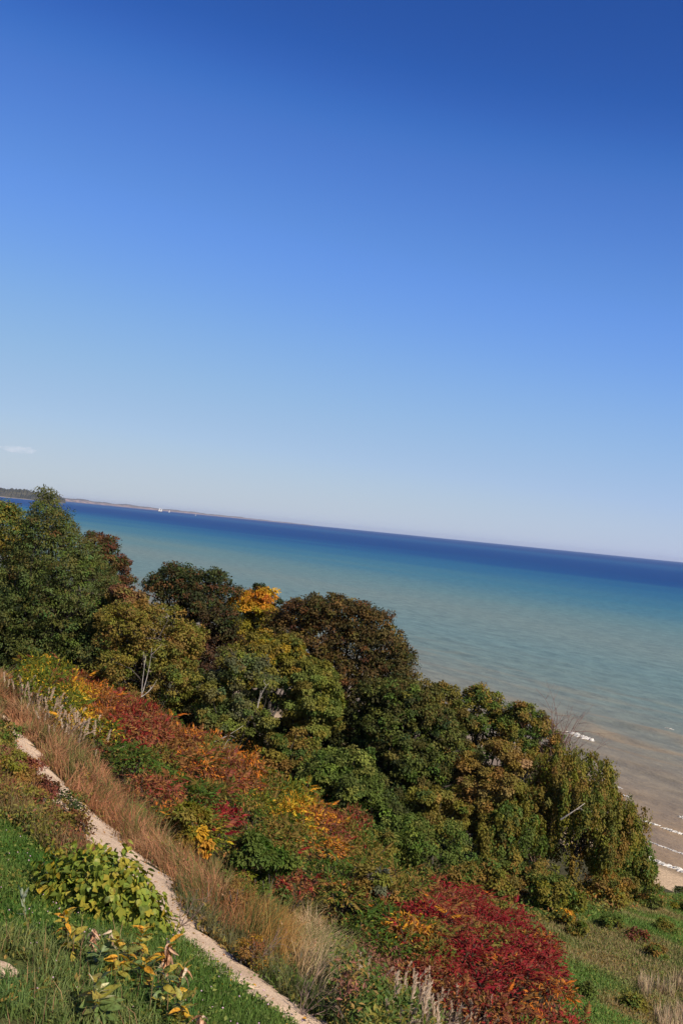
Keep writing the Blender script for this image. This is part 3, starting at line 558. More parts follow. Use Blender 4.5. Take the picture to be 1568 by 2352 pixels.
# ------------------------------------------------------------------ sumac: fronds as parts, colour classes
SUM = dict(crimson=M('crimson', 5, 'sred', 3, 'sbrown', 3), red=M('sred', 4, 'rust', 2, 'sbrown', 2), redbrown=M('sbrown', 4, 'rust', 4, 'sred', 1), rust=M('rust', 5, 'orange', 3, 'sbrown', 2),
           orange=M('orange', 3, 'gold', 3, 'rust', 5), yellow=M('yellow', 3, 'gold', 3, 'ygreen', 4), ygreen=M('ygreen', 5, 'sgreen', 3, 'yellow', 1), green=M('sgreen', 6, 'green', 2, 'ygreen', 1),
           olive=M('olive', 4, 'obrown', 3, 'sgreen', 2))
def frond_mesh(cls, seed):
    r = np.random.default_rng(seed); g = Geo(); Ln = .47; npair = 9; t = np.linspace(0, 1, 8)
    dr = r.uniform(.25, .5); ax = np.stack([np.zeros(8), Ln * t * (1 - .12 * t), -dr * Ln * t ** 2], 1) + np.stack([r.normal() * .05 * t ** 2, 0 * t, 0 * t], 1)
    col = mixcol(*SUM[cls], 1, r, .12)[0]
    Vr = np.concatenate([ax + [.006, 0, 0], ax - [.006, 0, 0]]); T = [q for i in range(0, 7) for q in ((i, i + 1, i + 9), (i, i + 9, i + 8))]
    g.add(Vr, T, np.array([.14, .05, .02]))
    P, D, N, Ls = [], [], [], []
    for k in range(npair):
        q = .2 + .75 * k / (npair - 1); b = np.array([np.interp(q, t, ax[:, i]) for i in range(3)])
        for sgn in (-1, 1):
            P.append(b); D.append([sgn * .8, .6 + .25 * q + .12 * r.normal(), -.55 + .25 * r.normal()]); N.append([sgn * .35, -.1, 1]); Ls.append((.135 * math.sin(math.pi * (.25 + .68 * q))) * r.uniform(.85, 1.15))
    P.append(ax[-1]); D.append([0, 1, -.5]); N.append([0, .4, 1]); Ls.append(.09)
    n = len(P); C = col * (1 + .18 * r.normal(size=(n, 1)).clip(-2, 2)); k = r.uniform(size=n) < .22; C[k] = mixcol(*SUM[cls], int(k.sum()), r)
    kites(g, np.array(P), np.array(D), np.array(N), np.array(Ls), np.array(Ls) * .31, C, .15)
    return g.mesh('frond', LEAF)
FR = {c: [frond_mesh(c, 100 + 7 * i + 31 * j) for j in range(4)] for i, c in enumerate(SUM)}
def sumac_layout(seed):
    r = np.random.default_rng(seed); g = Geo(); fr = []
    nt_ = r.integers(4, 6)
    for k in range(nt_):
        a = k * 6.28 / nt_ + r.uniform(-.4, .4); rr = r.uniform(.15, .55); tip = np.array([math.cos(a) * rr, math.sin(a) * rr, r.uniform(.78, 1.0) if k < 2 else r.uniform(.42, .85)])
        ax = bend((r.normal() * .05, r.normal() * .05, -.06), tip, 6, .06, r); tube(g, ax, np.linspace(.022, .009, 6), 5)
        nf = r.integers(4, 7)
        for i in range(nf):
            az = i * 2.4 + r.uniform(-.3, .3); hq = i / nf
            fr.append((tip - np.array([0, 0, .22]) * (1 - hq) ** 1.2, az, math.radians(8 + 55 * hq + r.normal() * 8), r.uniform(.8, 1.15)))
    return g.mesh('stem', STEM, flat=False), fr
def leaflet_mass(cls, seed):
    r = np.random.default_rng(seed); n = 330; d = unit(r.normal(size=(n, 3)) + [0, 0, .5]); d[:, 2] = np.abs(d[:, 2]); c = d * r.uniform(.55, 1.0, (n, 1)) * [.62, .62, .42] + [0, 0, .58]
    g = Geo(); kites(g, c, d * .7 + r.normal(size=(n, 3)) * .45 + [0, 0, -.35], d + r.normal(size=(n, 3)) * .35 + [0, 0, .4], r.uniform(.09, .16, n), r.uniform(.035, .05, n), mixcol(*SUM[cls], n, r, .14)); return g.mesh('leaflets', LEAF)
MASS = {c: [leaflet_mass(c, 900 + 3 * i + j) for j in range(2)] for i, c in enumerate(SUM)}
LAY = [sumac_layout(200 + i) for i in range(7)]
ZONES = {
 'upper': ([(60, 1550), (110, 1505), (180, 1500), (260, 1530), (330, 1580), (400, 1640), (470, 1670), (500, 1760), (470, 1860), (400, 1850), (330, 1800), (210, 1690), (180, 1640), (110, 1590)], 1.38),
 'mid': ([(470, 1680), (540, 1740), (640, 1770), (690, 1840), (660, 1900), (560, 1920), (520, 1960), (440, 1920), (410, 1860), (480, 1800)], 1.3),
 'low': ([(640, 1910), (700, 1880), (790, 1870), (850, 1960), (850, 2060), (760, 2070), (650, 2050), (600, 1990)], 1.25),
 'left': ([(810, 2080), (860, 2030), (950, 2020), (1000, 2090), (990, 2190), (960, 2230), (860, 2180)], 1.2),
 'thicket': ([(950, 2040), (1080, 2030), (1180, 2080), (1260, 2170), (1290, 2300), (1300, 2400), (1160, 2400), (1060, 2280), (960, 2240), (960, 2130)], 1.12)}
ANCH = [(130, 1520, 'yellow'), (200, 1530, 'orange'), (90, 1560, 'ygreen'), (130, 1590, 'ygreen'), (265, 1545, 'orange'), (230, 1515, 'yellow'), (165, 1530, 'orange'), (310, 1565, 'orange'), (270, 1585, 'rust'), (340, 1630, 'red'), (400, 1655, 'orange'), (215, 1590, 'orange'), (170, 1610, 'yellow'), (290, 1625, 'red'), (360, 1665, 'redbrown'), (440, 1700, 'rust'), (290, 1600, 'redbrown'), (345, 1600, 'orange'), (235, 1615, 'rust'), (150, 1570, 'ygreen'), (300, 1655, 'red'),
        (380, 1635, 'rust'), (260, 1660, 'ygreen'), (310, 1690, 'green'), (430, 1665, 'rust'), (215, 1680, 'green'), (275, 1700, 'green'), (330, 1725, 'red'), (300, 1745, 'green'), (350, 1690, 'olive'), (240, 1730, 'green'), (390, 1700, 'green'), (430, 1720, 'olive'), (370, 1780, 'redbrown'), (430, 1790, 'green'), (470, 1800, 'olive'), (540, 1840, 'olive'), (590, 1810, 'olive'), (420, 1760, 'green'),
        (490, 1750, 'olive'), (505, 1835, 'green'), (515, 1880, 'crimson'), (545, 1800, 'rust'), (570, 1765, 'orange'), (640, 1785, 'yellow'), (605, 1795, 'olive'), (560, 1790, 'rust'), (625, 1820, 'ygreen'), (590, 1770, 'ygreen'), (655, 1830, 'yellow'), (600, 1860, 'olive'), (430, 1870, 'ygreen'),
        (560, 1900, 'olive'), (660, 1930, 'olive'), (690, 1990, 'red'), (680, 2040, 'redbrown'), (740, 1930, 'orange'), (780, 1900, 'redbrown'), (810, 1960, 'olive'), (765, 1990, 'green'), (820, 2010, 'olive'), (900, 2050, 'olive'),
        (850, 2090, 'green'), (935, 2095, 'orange'), (900, 2150, 'green'), (1000, 2060, 'crimson'), (1100, 2100, 'crimson'), (1180, 2150, 'crimson'), (1100, 2200, 'crimson'), (1000, 2180, 'crimson'), (1200, 2230, 'crimson'),
        (1240, 2290, 'rust'), (1080, 2290, 'redbrown'), (1130, 2330, 'redbrown'), (1000, 2250, 'redbrown'), (1260, 2340, 'red'), (975, 2130, 'olive'), (1020, 2040, 'redbrown')]
AU = np.array([(a[0], a[1]) for a in ANCH], float)
WORDS = dict(crimson='crimson', red='red', redbrown='red brown', rust='rusty orange', orange='golden orange', yellow='bright yellow', ygreen='yellow green', green='green', olive='olive')
WHERE = dict(upper='on the upper slope below the olive tree', mid='on the middle slope below the dead white branches', low='on the lower slope beside the green shrub', left='at the left edge of the crimson thicket', thicket='in the large red thicket by the grassy slope')
NOUN = dict(upper='upper thicket', mid='middle thicket', low='lower thicket', left='green thicket', thicket='crimson thicket')
used = {}
nsum = 0
for zn, (poly, sp) in ZONES.items():
    pts = []
    cand = zone_points(poly, 60, 1.35 if zn == 'upper' else .9); s__ = sd(cand[:, 0], cand[:, 1]); cand = cand[(s__ < (51.6 if zn in ('upper', 'mid') else 50.6)) & (s__ > (39 if zn == 'upper' else 33))]; rng.shuffle(cand)
    for q in cand:
        if all((q[0] - w[0]) ** 2 + (q[1] - w[1]) ** 2 > (sp * .92) ** 2 for w in pts): pts.append(q)
    for q in pts:
        uu, vv = proj(q[0], q[1], q[2] + (1.5 if zn == 'upper' else 1.0)); dd = np.hypot(AU[:, 0] - uu, AU[:, 1] - vv) + rng.uniform(0, 24, len(AU)); cls = ANCH[int(np.argmin(dd))][2]
        def name_it(zn, cls, Hs, side, row, uu, vv):
            base_ = f"{'tall' if Hs > 1.5 else 'low' if Hs < 1.15 else 'bushy'} {WORDS[cls]} sumac"; k = f'{base_} {row} {side} in the {NOUN[zn]}'
            used.setdefault(zn, []).append((uu, vv, cls))
            if k not in [w[0] for w in used.get('labels', [])]: used.setdefault('labels', []).append((k,)); return k
            near = sorted(used[zn][:-1], key=lambda w: (w[0] - uu) ** 2 + (w[1] - vv) ** 2)[0]; rel = ('left' if uu < near[0] else 'right') if abs(uu - near[0]) > abs(vv - near[1]) else ('above' if vv < near[1] else 'below')
            rel = {'left': 'left of', 'right': 'right of'}.get(rel, rel); k2 = f"{base_} {rel} {'an' if WORDS[near[2]][0] == 'o' else 'a'} {WORDS[near[2]]} one, {row} {side} in {NOUN[zn]}"; k2 = k2.replace('rusty orange one', 'rusty one').replace('a golden orange one', 'a golden one').replace('an rusty', 'a rusty')
            used['labels'].append((k2,)); return k2
        st_, fr = LAY[rng.integers(len(LAY))]
        Hs = rng.uniform(1.0, 1.5) * (1 + .55 * float(smooth(36, 46, q[1]))) * (rng.uniform(.62, .95) if zn == 'thicket' else 1); sc_ = rng.uniform(.95, 1.15)
        pu, pv = np.array(poly)[:, 0], np.array(poly)[:, 1]; fx = (uu - pu.min()) / np.ptp(pu); fy = (vv - pv.min()) / np.ptp(pv)
        row = ('topmost', 'high', 'midway', 'low', 'lowest')[int(np.clip(fy * 5, 0, 4))]; side = ('far left', 'left', 'centre', 'right', 'far right')[int(np.clip(fx * 5, 0, 4))]
        t = empty('sumac_shrub', q, name_it(zn, cls, Hs, side, row, uu, vv), 'shrub', f'sumac shrubs of the {NOUN[zn]}'); t.rotation_euler.z = rng.uniform(0, 6.28)
        o = bpy.data.objects.new('stem', st_); COL.objects.link(o); o.parent = t; o.scale = (sc_ * 1.25, sc_ * 1.25, Hs)
        alt = ANCH[int(np.argsort(dd)[1])][2]; mc2 = cls if rng.uniform() < .62 else (alt if rng.uniform() < .5 else ('redbrown', 'olive', 'redbrown', 'rust')[rng.integers(4)]); o = bpy.data.objects.new('leaflets', MASS[mc2][rng.integers(2)]); COL.objects.link(o); o.parent = t; o.scale = (sc_ * 1.2, sc_ * 1.2, Hs); o.rotation_euler.z = rng.uniform(0, 6); o['kind'] = 'stuff'
        for (lp, az, elv, fs) in fr:
            c2 = cls if rng.uniform() < .72 else (alt if rng.uniform() < .6 else ('redbrown', 'olive', 'rust')[rng.integers(3)])
            o = bpy.data.objects.new('frond', FR[c2][rng.integers(4)]); COL.objects.link(o); o.parent = t
            o.location = (lp[0] * sc_ * 1.25, lp[1] * sc_ * 1.25, lp[2] * Hs); o.rotation_euler = (elv, 0, az); o.scale = (fs * sc_ * (1.28 if zn in ('upper', 'mid') else 1.1),) * 3
        nsum += 1
print('sumac shrubs', nsum)

# ------------------------------------------------------------------ grasses and low growth (stuff)
def lean(n, m=.35): a = rng.uniform(0, 6.28, n); k = np.abs(rng.normal(size=n)) * m; return np.stack([np.cos(a) * k, np.sin(a) * k], 1).clip(-.95, .95)
def near_path(P, w):
    d = np.full(len(P), 9.)
    for c in (PATHC, P2, P3_):
        for i in range(0, len(c), 4 if len(c) > 100 else 2): d = np.minimum(d, np.hypot(P[:, 0] - c[i, 0], P[:, 1] - c[i, 1]))
    return d
def keep_off(P, w0, w1):
    """Drop points on the trodden part of the path; thin them at its ragged edge."""
    d = near_path(P, w1) / (1 + .75 * smooth(15, 20, P[:, 1]) * smooth(34, 26, P[:, 1])); n_ = vnoise(P, 2.5, 77); return P[d + (n_ - .5) * .22 > rng.uniform(w0, w1, len(P))]
def jit(C, n, a=.18): return np.asarray(C) * (1 + a * rng.normal(size=(n, 1)).clip(-2, 2)) * (1 + .06 * rng.normal(size=(n, 3)))
def low_growth(name, poly, dens, pal, hr, Lr, seed, box=(-30, 45, 6, 95), path=None, wf=.45):
    P = zone_points(poly, dens, hr * .5, box)
    if path: P = keep_off(P, *path)
    r = np.random.default_rng(seed); n_ = len(P); print(name, n_)
    k = vnoise(P, 1.5, seed); k = k * (np.clip((near_path(P, 1) - .35) / 1.1, .08, 1) if path else 1); P = P + np.stack([r.normal(size=n_) * .08, r.normal(size=n_) * .08, r.uniform(.02, hr, n_) * (.35 + .9 * k)], 1)
    w = vnoise(P, .8, seed + 1); i = (np.clip(w + r.normal(size=n_) * .16, 0, .999) * len(pal)).astype(int)
    C = np.array([K[q] for q in pal])[i] * (1 + .2 * r.normal(size=(n_, 1)).clip(-2, 2))
    D = r.normal(size=(n_, 3)) + [0, 0, .4]; N = r.normal(size=(n_, 3)) * .6 + [0, -.1, 1]
    Ls = Lr * r.uniform(.6, 1.4, n_); g = Geo(); kites(g, P, D, N, Ls, Ls * wf, C); return g
# lawn
P = keep_off(zone_points(LAWN, 1900, 0, (-9, 3, 7, 24)), .34, .66); nn = vnoise(P, .8, 5)[:, None]; n_ = len(P); print('lawn', n_)
g = Geo(); base = np.array([.040, .090, .012]) * nn + np.array([.075, .115, .022]) * (1 - nn)
far_ = np.clip(P[:, 1] / 13, .8, 1.6)
blades(g, P, rng.uniform(.05, .13, n_) * far_, .009 * far_, lean(n_, .6), jit(base * .95, n_), jit(base * 1.5, n_, .25))
tag(g.build('lawn_grass', GRASS), kind='stuff')
g = low_growth('lawnweed', LAWN, 260, ['green', 'lightgreen', 'ygreen', 'green', 'lightgreen', 'olive'], .12, .05, 307, (-9, 3, 7, 24), path=(.3, .45), wf=.7); tag(g.build('lawn_weeds', GRASS), kind='stuff')
g = low_growth('roughweed', ROUGH, 330, ['green', 'lightgreen', 'sgreen', 'green', 'olive', 'obrown'], .22, .07, 308, (-9, 2, 7, 16), path=(.25, .35), wf=.4); tag(g.build('rough_weeds', GRASS), kind='stuff')
P = keep_off(zone_points(LAWN, 5, 0, (-9, 3, 7, 20)), .3, .4); g = Geo(); oc = np.array([[1, 0, 0], [0, 1, 0], [-1, 0, 0], [0, -1, 0], [0, 0, 1], [0, 0, -1]]) * .011
for q in P: g.add(q + [0, 0, rng.uniform(.09, .16)] + oc * rng.uniform(.6, 1.2), [(0, 1, 4), (1, 2, 4), (2, 3, 4), (3, 0, 4), (1, 0, 5), (2, 1, 5), (3, 2, 5), (0, 3, 5)], np.array([.62, .42, .50]) * rng.uniform(.7, 1.2))
tag(g.build('clover_flowers', LEAF), kind='stuff')
def litter(poly, dens, box):
    P = zone_points(poly, dens, 0, box); n_ = len(P); g = Geo(); kites(g, P + [0, 0, .04], rng.normal(size=(n_, 3)) * [1, 1, .3], np.array([0, 0, 1.]) + rng.normal(size=(n_, 3)) * .4, rng.uniform(.03, .07, n_), .03, np.array([K['tan'], K['rust'], K['obrown'], K['gold']])[rng.integers(4, size=n_)]); return g
tag(litter([(-200, 1600), (60, 1680), (330, 1960), (520, 2160), (800, 2380), (700, 2440), (380, 2150), (-200, 1900)], 14, (-14, 4, 9, 34)).build('fallen_leaves', LEAF), kind='stuff')
# rough grass in the near corner
P = keep_off(zone_points(ROUGH, 1100, .1, (-9, 2, 7, 16)), .2, .3); nn = vnoise(P, 1.1, 6)[:, None]; n_ = len(P); print('rough', n_)
g = Geo(); base = np.array([.060, .125, .026]) * nn + np.array([.13, .15, .045]) * (1 - nn)
blades(g, P, rng.uniform(.08, .28, n_), rng.uniform(.007, .016, n_), lean(n_, .75), jit(base * .75, n_), jit(base * 1.3, n_))
P = keep_off(zone_points(ROUGH, 22, .1, (-9, 2, 7, 16)), .2, .3); n_ = len(P)
blades(g, P, rng.uniform(.25, .5, n_), .008, lean(n_, .4), jit([.2, .12, .06], n_), jit([.34, .19, .10], n_))
tag(g.build('rough_grass', GRASS), kind='stuff')
# dry grass along the path
P = keep_off(zone_points(DRY, 460, .45), .34, .72); n_ = len(P); print('dry', n_)
u_, v_ = proj(P[:, 0], P[:, 1], P[:, 2]); nn = vnoise(P, .9, 7)[:, None]; n2 = vnoise(P, 2.3, 8)[:, None]
w1 = smooth(480, 620, u_)[:, None]; w2 = smooth(640, 720, u_)[:, None] * smooth(2080, 2130, v_)[:, None]
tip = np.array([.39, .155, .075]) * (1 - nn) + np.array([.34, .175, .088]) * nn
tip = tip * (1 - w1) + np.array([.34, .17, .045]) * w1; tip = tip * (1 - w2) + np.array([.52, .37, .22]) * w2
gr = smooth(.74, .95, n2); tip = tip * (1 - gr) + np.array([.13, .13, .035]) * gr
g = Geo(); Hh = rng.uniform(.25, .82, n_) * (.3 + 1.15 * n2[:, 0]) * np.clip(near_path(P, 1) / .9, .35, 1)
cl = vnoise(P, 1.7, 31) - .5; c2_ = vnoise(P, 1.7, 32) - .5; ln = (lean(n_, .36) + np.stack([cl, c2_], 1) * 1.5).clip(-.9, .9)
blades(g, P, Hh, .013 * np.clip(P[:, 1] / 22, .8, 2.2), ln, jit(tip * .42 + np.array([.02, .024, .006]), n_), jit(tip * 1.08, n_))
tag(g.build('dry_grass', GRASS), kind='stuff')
g = low_growth('drymix', DRY, 90, ['olive', 'obrown', 'rust', 'green', 'tan', 'olive'], .55, .06, 306, path=(.3, .6)); tag(g.build('dry_weeds', GRASS), kind='stuff')
# green growth on the path's right edge, the weeds by the bottom edge, the bank left of the path
g = low_growth('strip', GREENSTRIP, 700, ['sgreen', 'green', 'green', 'olive', 'grey', 'obrown'], .28, .09, 301, path=(.26, .36))
P = keep_off(zone_points(GREENSTRIP, 500, .1), .26, .36); n_ = len(P); nn = vnoise(P, 1.4, 9)[:, None]
tip = np.array([.06, .10, .025]) * nn + np.array([.17, .14, .06]) * (1 - nn); blades(g, P, rng.uniform(.15, .45, n_), .010, lean(n_, .45), jit(tip * .5, n_), jit(tip, n_))
tag(g.build('verge_grass', GRASS), kind='stuff')
g = low_growth('weeds', WEEDS, 1500, ['olive', 'green', 'sgreen', 'green', 'obrown', 'pinkb'], .85, .085, 302)
tag(g.build('weeds', GRASS), kind='stuff')
g = low_growth('bank', BANK, 1100, ['sbrown', 'rust', 'obrown', 'olive', 'green', 'olive', 'ygreen', 'pinkb', 'sbrown'], .42, .075, 303, path=(.26, .42))
P = keep_off(zone_points(BANK, 350, .2), .26, .4); n_ = len(P); nn = vnoise(P, 1.4, 10)[:, None]
tip = np.array([.25, .12, .06]) * nn + np.array([.13, .12, .04]) * (1 - nn); blades(g, P, rng.uniform(.2, .5, n_) * np.clip(near_path(P, 1) - .2, .2, 1), .012, lean(n_, .5), jit(tip * .5, n_), jit(tip, n_))
tag(g.build('bank_weeds', GRASS), kind='stuff')
# the grassy slope on the right
g = low_growth('slope', SLOPE, 260, ['sgreen', 'green', 'lightgreen', 'green', 'olive', 'sgreen', 'lightgreen', 'green', 'obrown'], .16, .075, 304, box=(3, 45, 12, 80))
P = zone_points(SLOPE, 260, .1, (3, 45, 12, 80)); n_ = len(P); nn = vnoise(P, .35, 11)[:, None]; print('slope grass', n_)
nn = smooth(.25, .6, nn); tip = np.array([.10, .18, .034]) * nn + np.array([.22, .17, .075]) * (1 - nn); blades(g, P, rng.uniform(.08, .24, n_), .022, lean(n_, .5), jit(tip * .8, n_), jit(tip * 1.35, n_))
P = zone_points([(1460, 2250), (1540, 2225), (1700, 2250), (1750, 2480), (1560, 2440), (1500, 2330)], 160, .2, (3, 45, 12, 80)); P = P[vnoise(P, 1.2, 41) > .42]; n_ = len(P)
blades(g, P, rng.uniform(.3, .8, n_), .022, lean(n_, .3), jit([.22, .16, .08], n_), jit([.46, .34, .21], n_))
tag(g.build('slope_grass', GRASS), kind='stuff')
# undergrowth on the forest floor and between the shrubs
UNDER = [(60, 1560), (300, 1600), (500, 1700), (700, 1850), (900, 1960), (1100, 2000), (1300, 2030), (1500, 2050), (1560, 2060), (1300, 2110), (1150, 2110), (1000, 2060), (1000, 2300), (800, 2200), (640, 2060), (470, 1940), (330, 1850), (200, 1700)]
g = low_growth('under', UNDER, 60, ['green', 'olive', 'obrown', 'olive', 'rust', 'green'], .5, .16, 305)
tag(g.build('undergrowth', GRASS), kind='stuff')

# ------------------------------------------------------------------ plume grass
def plume_mesh(seed):
    r = np.random.default_rng(seed); g = Geo(); H = 1.0
    ax = np.stack([.12 * np.linspace(0, 1, 6) ** 2 * r.normal(), .12 * np.linspace(0, 1, 6) ** 2 * r.normal(), np.linspace(0, H, 6)], 1)
    tube(g, ax, np.linspace(.006, .003, 6), 3, (.3, .22, .13))
    n = 44; q = r.uniform(.74, 1.0, n); P = np.stack([np.interp(q, np.linspace(0, 1, 6), ax[:, i]) for i in range(3)], 1)
    D = r.normal(size=(n, 3)) * .22 + [.35, 0, .7]; kites(g, P, D, r.normal(size=(n, 3)), r.uniform(.06, .11, n), .017, np.array([.56, .43, .31]) * r.uniform(.75, 1.15, (n, 1)))
    return g.mesh('plume', PLUME)
PLM = [plume_mesh(i) for i in range(5)]
def clump(u, v, up, label, group, n, spread, hmin, hmax, bladecol):
    q = hit(u, v, up); t = empty('plume_grass', q, label, 'grass clump', group)
    g = Geo(); k = 130; a = rng.normal(size=(k, 2)) * spread * .6; P = np.stack([a[:, 0], a[:, 1], hh(q[0] + a[:, 0], q[1] + a[:, 1]) - q[2]], 1)
    blades(g, P, rng.uniform(.4, .9, k) * hmin, .014, lean(k, .4), jit(np.array(bladecol) * .6, k), jit(bladecol, k)); g.build('blades', GRASS, t)
    for _ in range(n):
        x, y = rng.normal(size=2) * spread; o = bpy.data.objects.new('plume', PLM[rng.integers(5)]); COL.objects.link(o); o.parent = t
        o.location = (x, y, hh(q[0] + x, q[1] + y) - q[2] - .02); h_ = rng.uniform(hmin * .75, hmax); o.scale = (.95 * h_, .95 * h_, h_); o.rotation_euler = (rng.normal() * .2, rng.normal() * .2 + .1, rng.uniform(-1, 1))
for (u, v) in [(62, 1575), (88, 1598), (110, 1615), (128, 1630), (145, 1645), (165, 1660), (182, 1678)]:
    clump(u, v, .9, 'pale feathery plume grass along the edge of the orange sumac', 'pale plume grass by the orange sumac', 20, .5, .95, 1.4, (.30, .19, .10))
for (u, v) in [(915, 2265), (950, 2255), (985, 2290), (1020, 2310), (1055, 2335), (1095, 2352), (960, 2320), (1010, 2360)]:
    clump(u, v, .7, 'pale plume grass in front of the crimson sumac thicket at the bottom edge', 'pale plume grass below the crimson thicket', 20, .42, .75, 1.15, (.30, .16, .10))

# ------------------------------------------------------------------ broadleaf plants near the camera
def broadleaf_mesh(name, Ln, Wd, col, seed, curl=.25, fold=.22, vein=1.25):
    """One leaf along +Y: seven stations, a midrib fold, arched along its length."""
    r = np.random.default_rng(seed); t = np.linspace(0, 1, 7); w = Wd * .5 * np.sin(np.pi * t ** .8) ** .8; w[0] = .004; w[-1] = .002
    mid = np.stack([np.zeros(7), Ln * t, -curl * Ln * t ** 2 + .02 * Ln * np.sin(t * 9 + r.uniform(0, 6))], 1)
    l = mid + np.stack([-w, 0 * t, fold * w], 1); q = mid + np.stack([w, 0 * t, fold * w], 1); V = np.concatenate([l, mid, q]); T = []
    for i in range(6):
        for a in (0, 7): T += [(a + i, a + 7 + i, a + 8 + i), (a + i, a + 8 + i, a + 1 + i)]
    c = np.asarray(col); Cc = np.repeat(c[None], 21, 0) * (1 + .1 * r.normal(size=(21, 1))); Cc[7:14] *= vein
    edge = r.uniform(.0, .25); Cc[:7] = Cc[:7] * (1 - edge) + np.array([.34, .20, .04]) * edge if c[1] > c[0] else Cc[:7]
    g = Geo(); g.add(V, T, Cc); return g.mesh(name, BROAD, flat=False)
MW = {'green': [broadleaf_mesh('leaf', .19, .085, c, i) for i, c in enumerate([(.13, .18, .055), (.11, .16, .045), (.17, .19, .05)])],
      'yellow': [broadleaf_mesh('leaf', .17, .065, c, 10 + i, .3, .5) for i, c in enumerate([(.50, .30, .03), (.42, .27, .04), (.52, .26, .03)])],
      'olive': [broadleaf_mesh('leaf', .18, .08, c, 20 + i) for i, c in enumerate([(.24, .22, .04), (.30, .24, .04)])],
      'tan': [broadleaf_mesh('leaf', .13, .05, c, 30 + i, .9, 1.1) for i, c in enumerate([(.50, .30, .19), (.42, .22, .12), (.58, .44, .32)])],
      'pale': [broadleaf_mesh('leaf', .12, .035, c, 40 + i, .1, .5) for i, c in enumerate([(.50, .47, .26), (.55, .50, .30)])],
      'silver': [broadleaf_mesh('leaf', .17, .035, c, 50 + i, .1, .5) for i, c in enumerate([(.26, .30, .20), (.32, .35, .25)])]}
def leafy(name, label, u, v, up, H, nl, cols, seed, cat='plant', spread=1.0, sc=1.0, upright=0.0, group=None):
    r = np.random.default_rng(seed); q = hit(u, v, up); t = empty(name, q, label, cat, group); g = Geo()
    ax = bend((0, 0, -.03), (r.normal() * .05, r.normal() * .05, H), 6, .04, r); tube(g, ax, np.linspace(.009, .005, 6), 5); g.build('stem', plain_stem, t, flat=False)
    names = [c for c, k in cols for _ in range(k)]
    for i in range(nl):
        f = .28 + .72 * i / max(nl - 1, 1); b = np.array([np.interp(f, np.linspace(0, 1, 6), ax[:, j]) for j in range(3)]); c = names[r.integers(len(names))]
        o = bpy.data.objects.new('leaf', MW[c][r.integers(len(MW[c]))]); COL.objects.link(o); o.parent = t; o.location = b
        elv = r.uniform(-.5, .7) + .7 * f ** 3 + upright if c != 'tan' else r.uniform(-1.1, .2)
        o.rotation_euler = (elv, r.normal() * .4, i * 2.6 + r.normal() * .5); o.scale = (sc * spread * r.uniform(.85, 1.15),) * 3
    return t
plain_stem = plain_mat('green_stem', (.16, .17, .06))
MWL = [
 ('broadleaf_plant', 'large green leaved plant with pale folded centre leaves nearest the camera', 236, 2262, .38, .46, 15, [('green', 5), ('olive', 2), ('yellow', 1), ('pale', 3)], 1.35),
 ('broadleaf_plant', 'yellow leaved plant in the middle of the leafy clump', 280, 2172, .42, .50, 12, [('yellow', 3), ('olive', 4), ('pale', 1)], 1.0),
 ('broadleaf_plant', 'plant with curling bright yellow leaves against the vine bush', 333, 2140, .42, .50, 14, [('yellow', 5), ('olive', 2)], .9),
 ('broadleaf_plant', 'withered plant with brown curled leaves beside the path', 384, 2178, .42, .50, 14, [('tan', 5), ('yellow', 1)], 1.0),
 ('broadleaf_plant', 'plant with a long folded yellow leaf at its foot, centre of the clump', 332, 2215, .3, .36, 11, [('yellow', 4), ('green', 3)], 1.0),
 ('broadleaf_plant', 'green plant with yellow spotted leaves right of the big leaved plant', 378, 2252, .36, .44, 13, [('green', 4), ('olive', 4)], .95),
 ('broadleaf_plant', 'plant with narrow yellow and tan leaves at the right side of the clump', 412, 2225, .36, .42, 12, [('yellow', 3), ('tan', 3), ('green', 1)], .85),
 ('broadleaf_plant', 'small yellow green plant low in the grass below the clump', 412, 2308, .26, .34, 11, [('olive', 4), ('yellow', 1), ('green', 1)], .95),
 ('broadleaf_plant', 'brown withered plant at the bottom edge of the photo', 475, 2340, .2, .28, 14, [('tan', 6)], .9),
 ('broadleaf_plant', 'plant with pinkish dry upright leaves left of the clump', 224, 2138, .3, .36, 13, [('tan', 5)], .8),
 ('broadleaf_plant', 'small plant with two dry pink leaves between the vine bush and the clump', 262, 2139, .26, .3, 6, [('tan', 4)], .75),
 ('broadleaf_plant', 'yellow plant with one upright leaf left of the clump', 158, 2105, .3, .36, 10, [('yellow', 4), ('olive', 2)], .85),
 ('broadleaf_plant', 'plant with broad olive leaves in the rough grass', 182, 2155, .28, .34, 9, [('olive', 4), ('green', 2)], 1.05),
 ('broadleaf_plant', 'dark green leaved plant in the shade of the yellow plant', 226, 2188, .26, .32, 9, [('green', 5)], 1.05),
 ('broadleaf_plant', 'green and yellow plant near the long folded leaf', 310, 2190, .28, .34, 10, [('green', 3), ('olive', 3), ('yellow', 1)], .95),
 ('broadleaf_plant', 'leafy plant with drooping green leaves under the brown curled plant', 385, 2215, .24, .30, 10, [('green', 4), ('olive', 2)], .9)]
for i, (nm, lb, u_, v_, up, H, nl, cols, sp) in enumerate(MWL): leafy(nm, lb, u_, v_, up, H, int(nl * 2), cols, 400 + i, spread=sp * .9)
leafy('silver_plant', 'silver grey plant with upright narrow leaves on the lawn', 64, 2068, .25, .32, 9, [('silver', 4)], 440, upright=.9)
leafy('yellow_weed', 'slender weed with small yellow leaves standing in the dry grass', 206, 1790, .5, .7, 16, [('yellow', 2), ('olive', 1)], 441, sc=.6)
leafy('yellow_weed', 'low yellow leaved weed right of the path beside the dark green verge', 483, 2095, .2, .3, 12, [('yellow', 2), ('olive', 2)], 442, sc=.6)

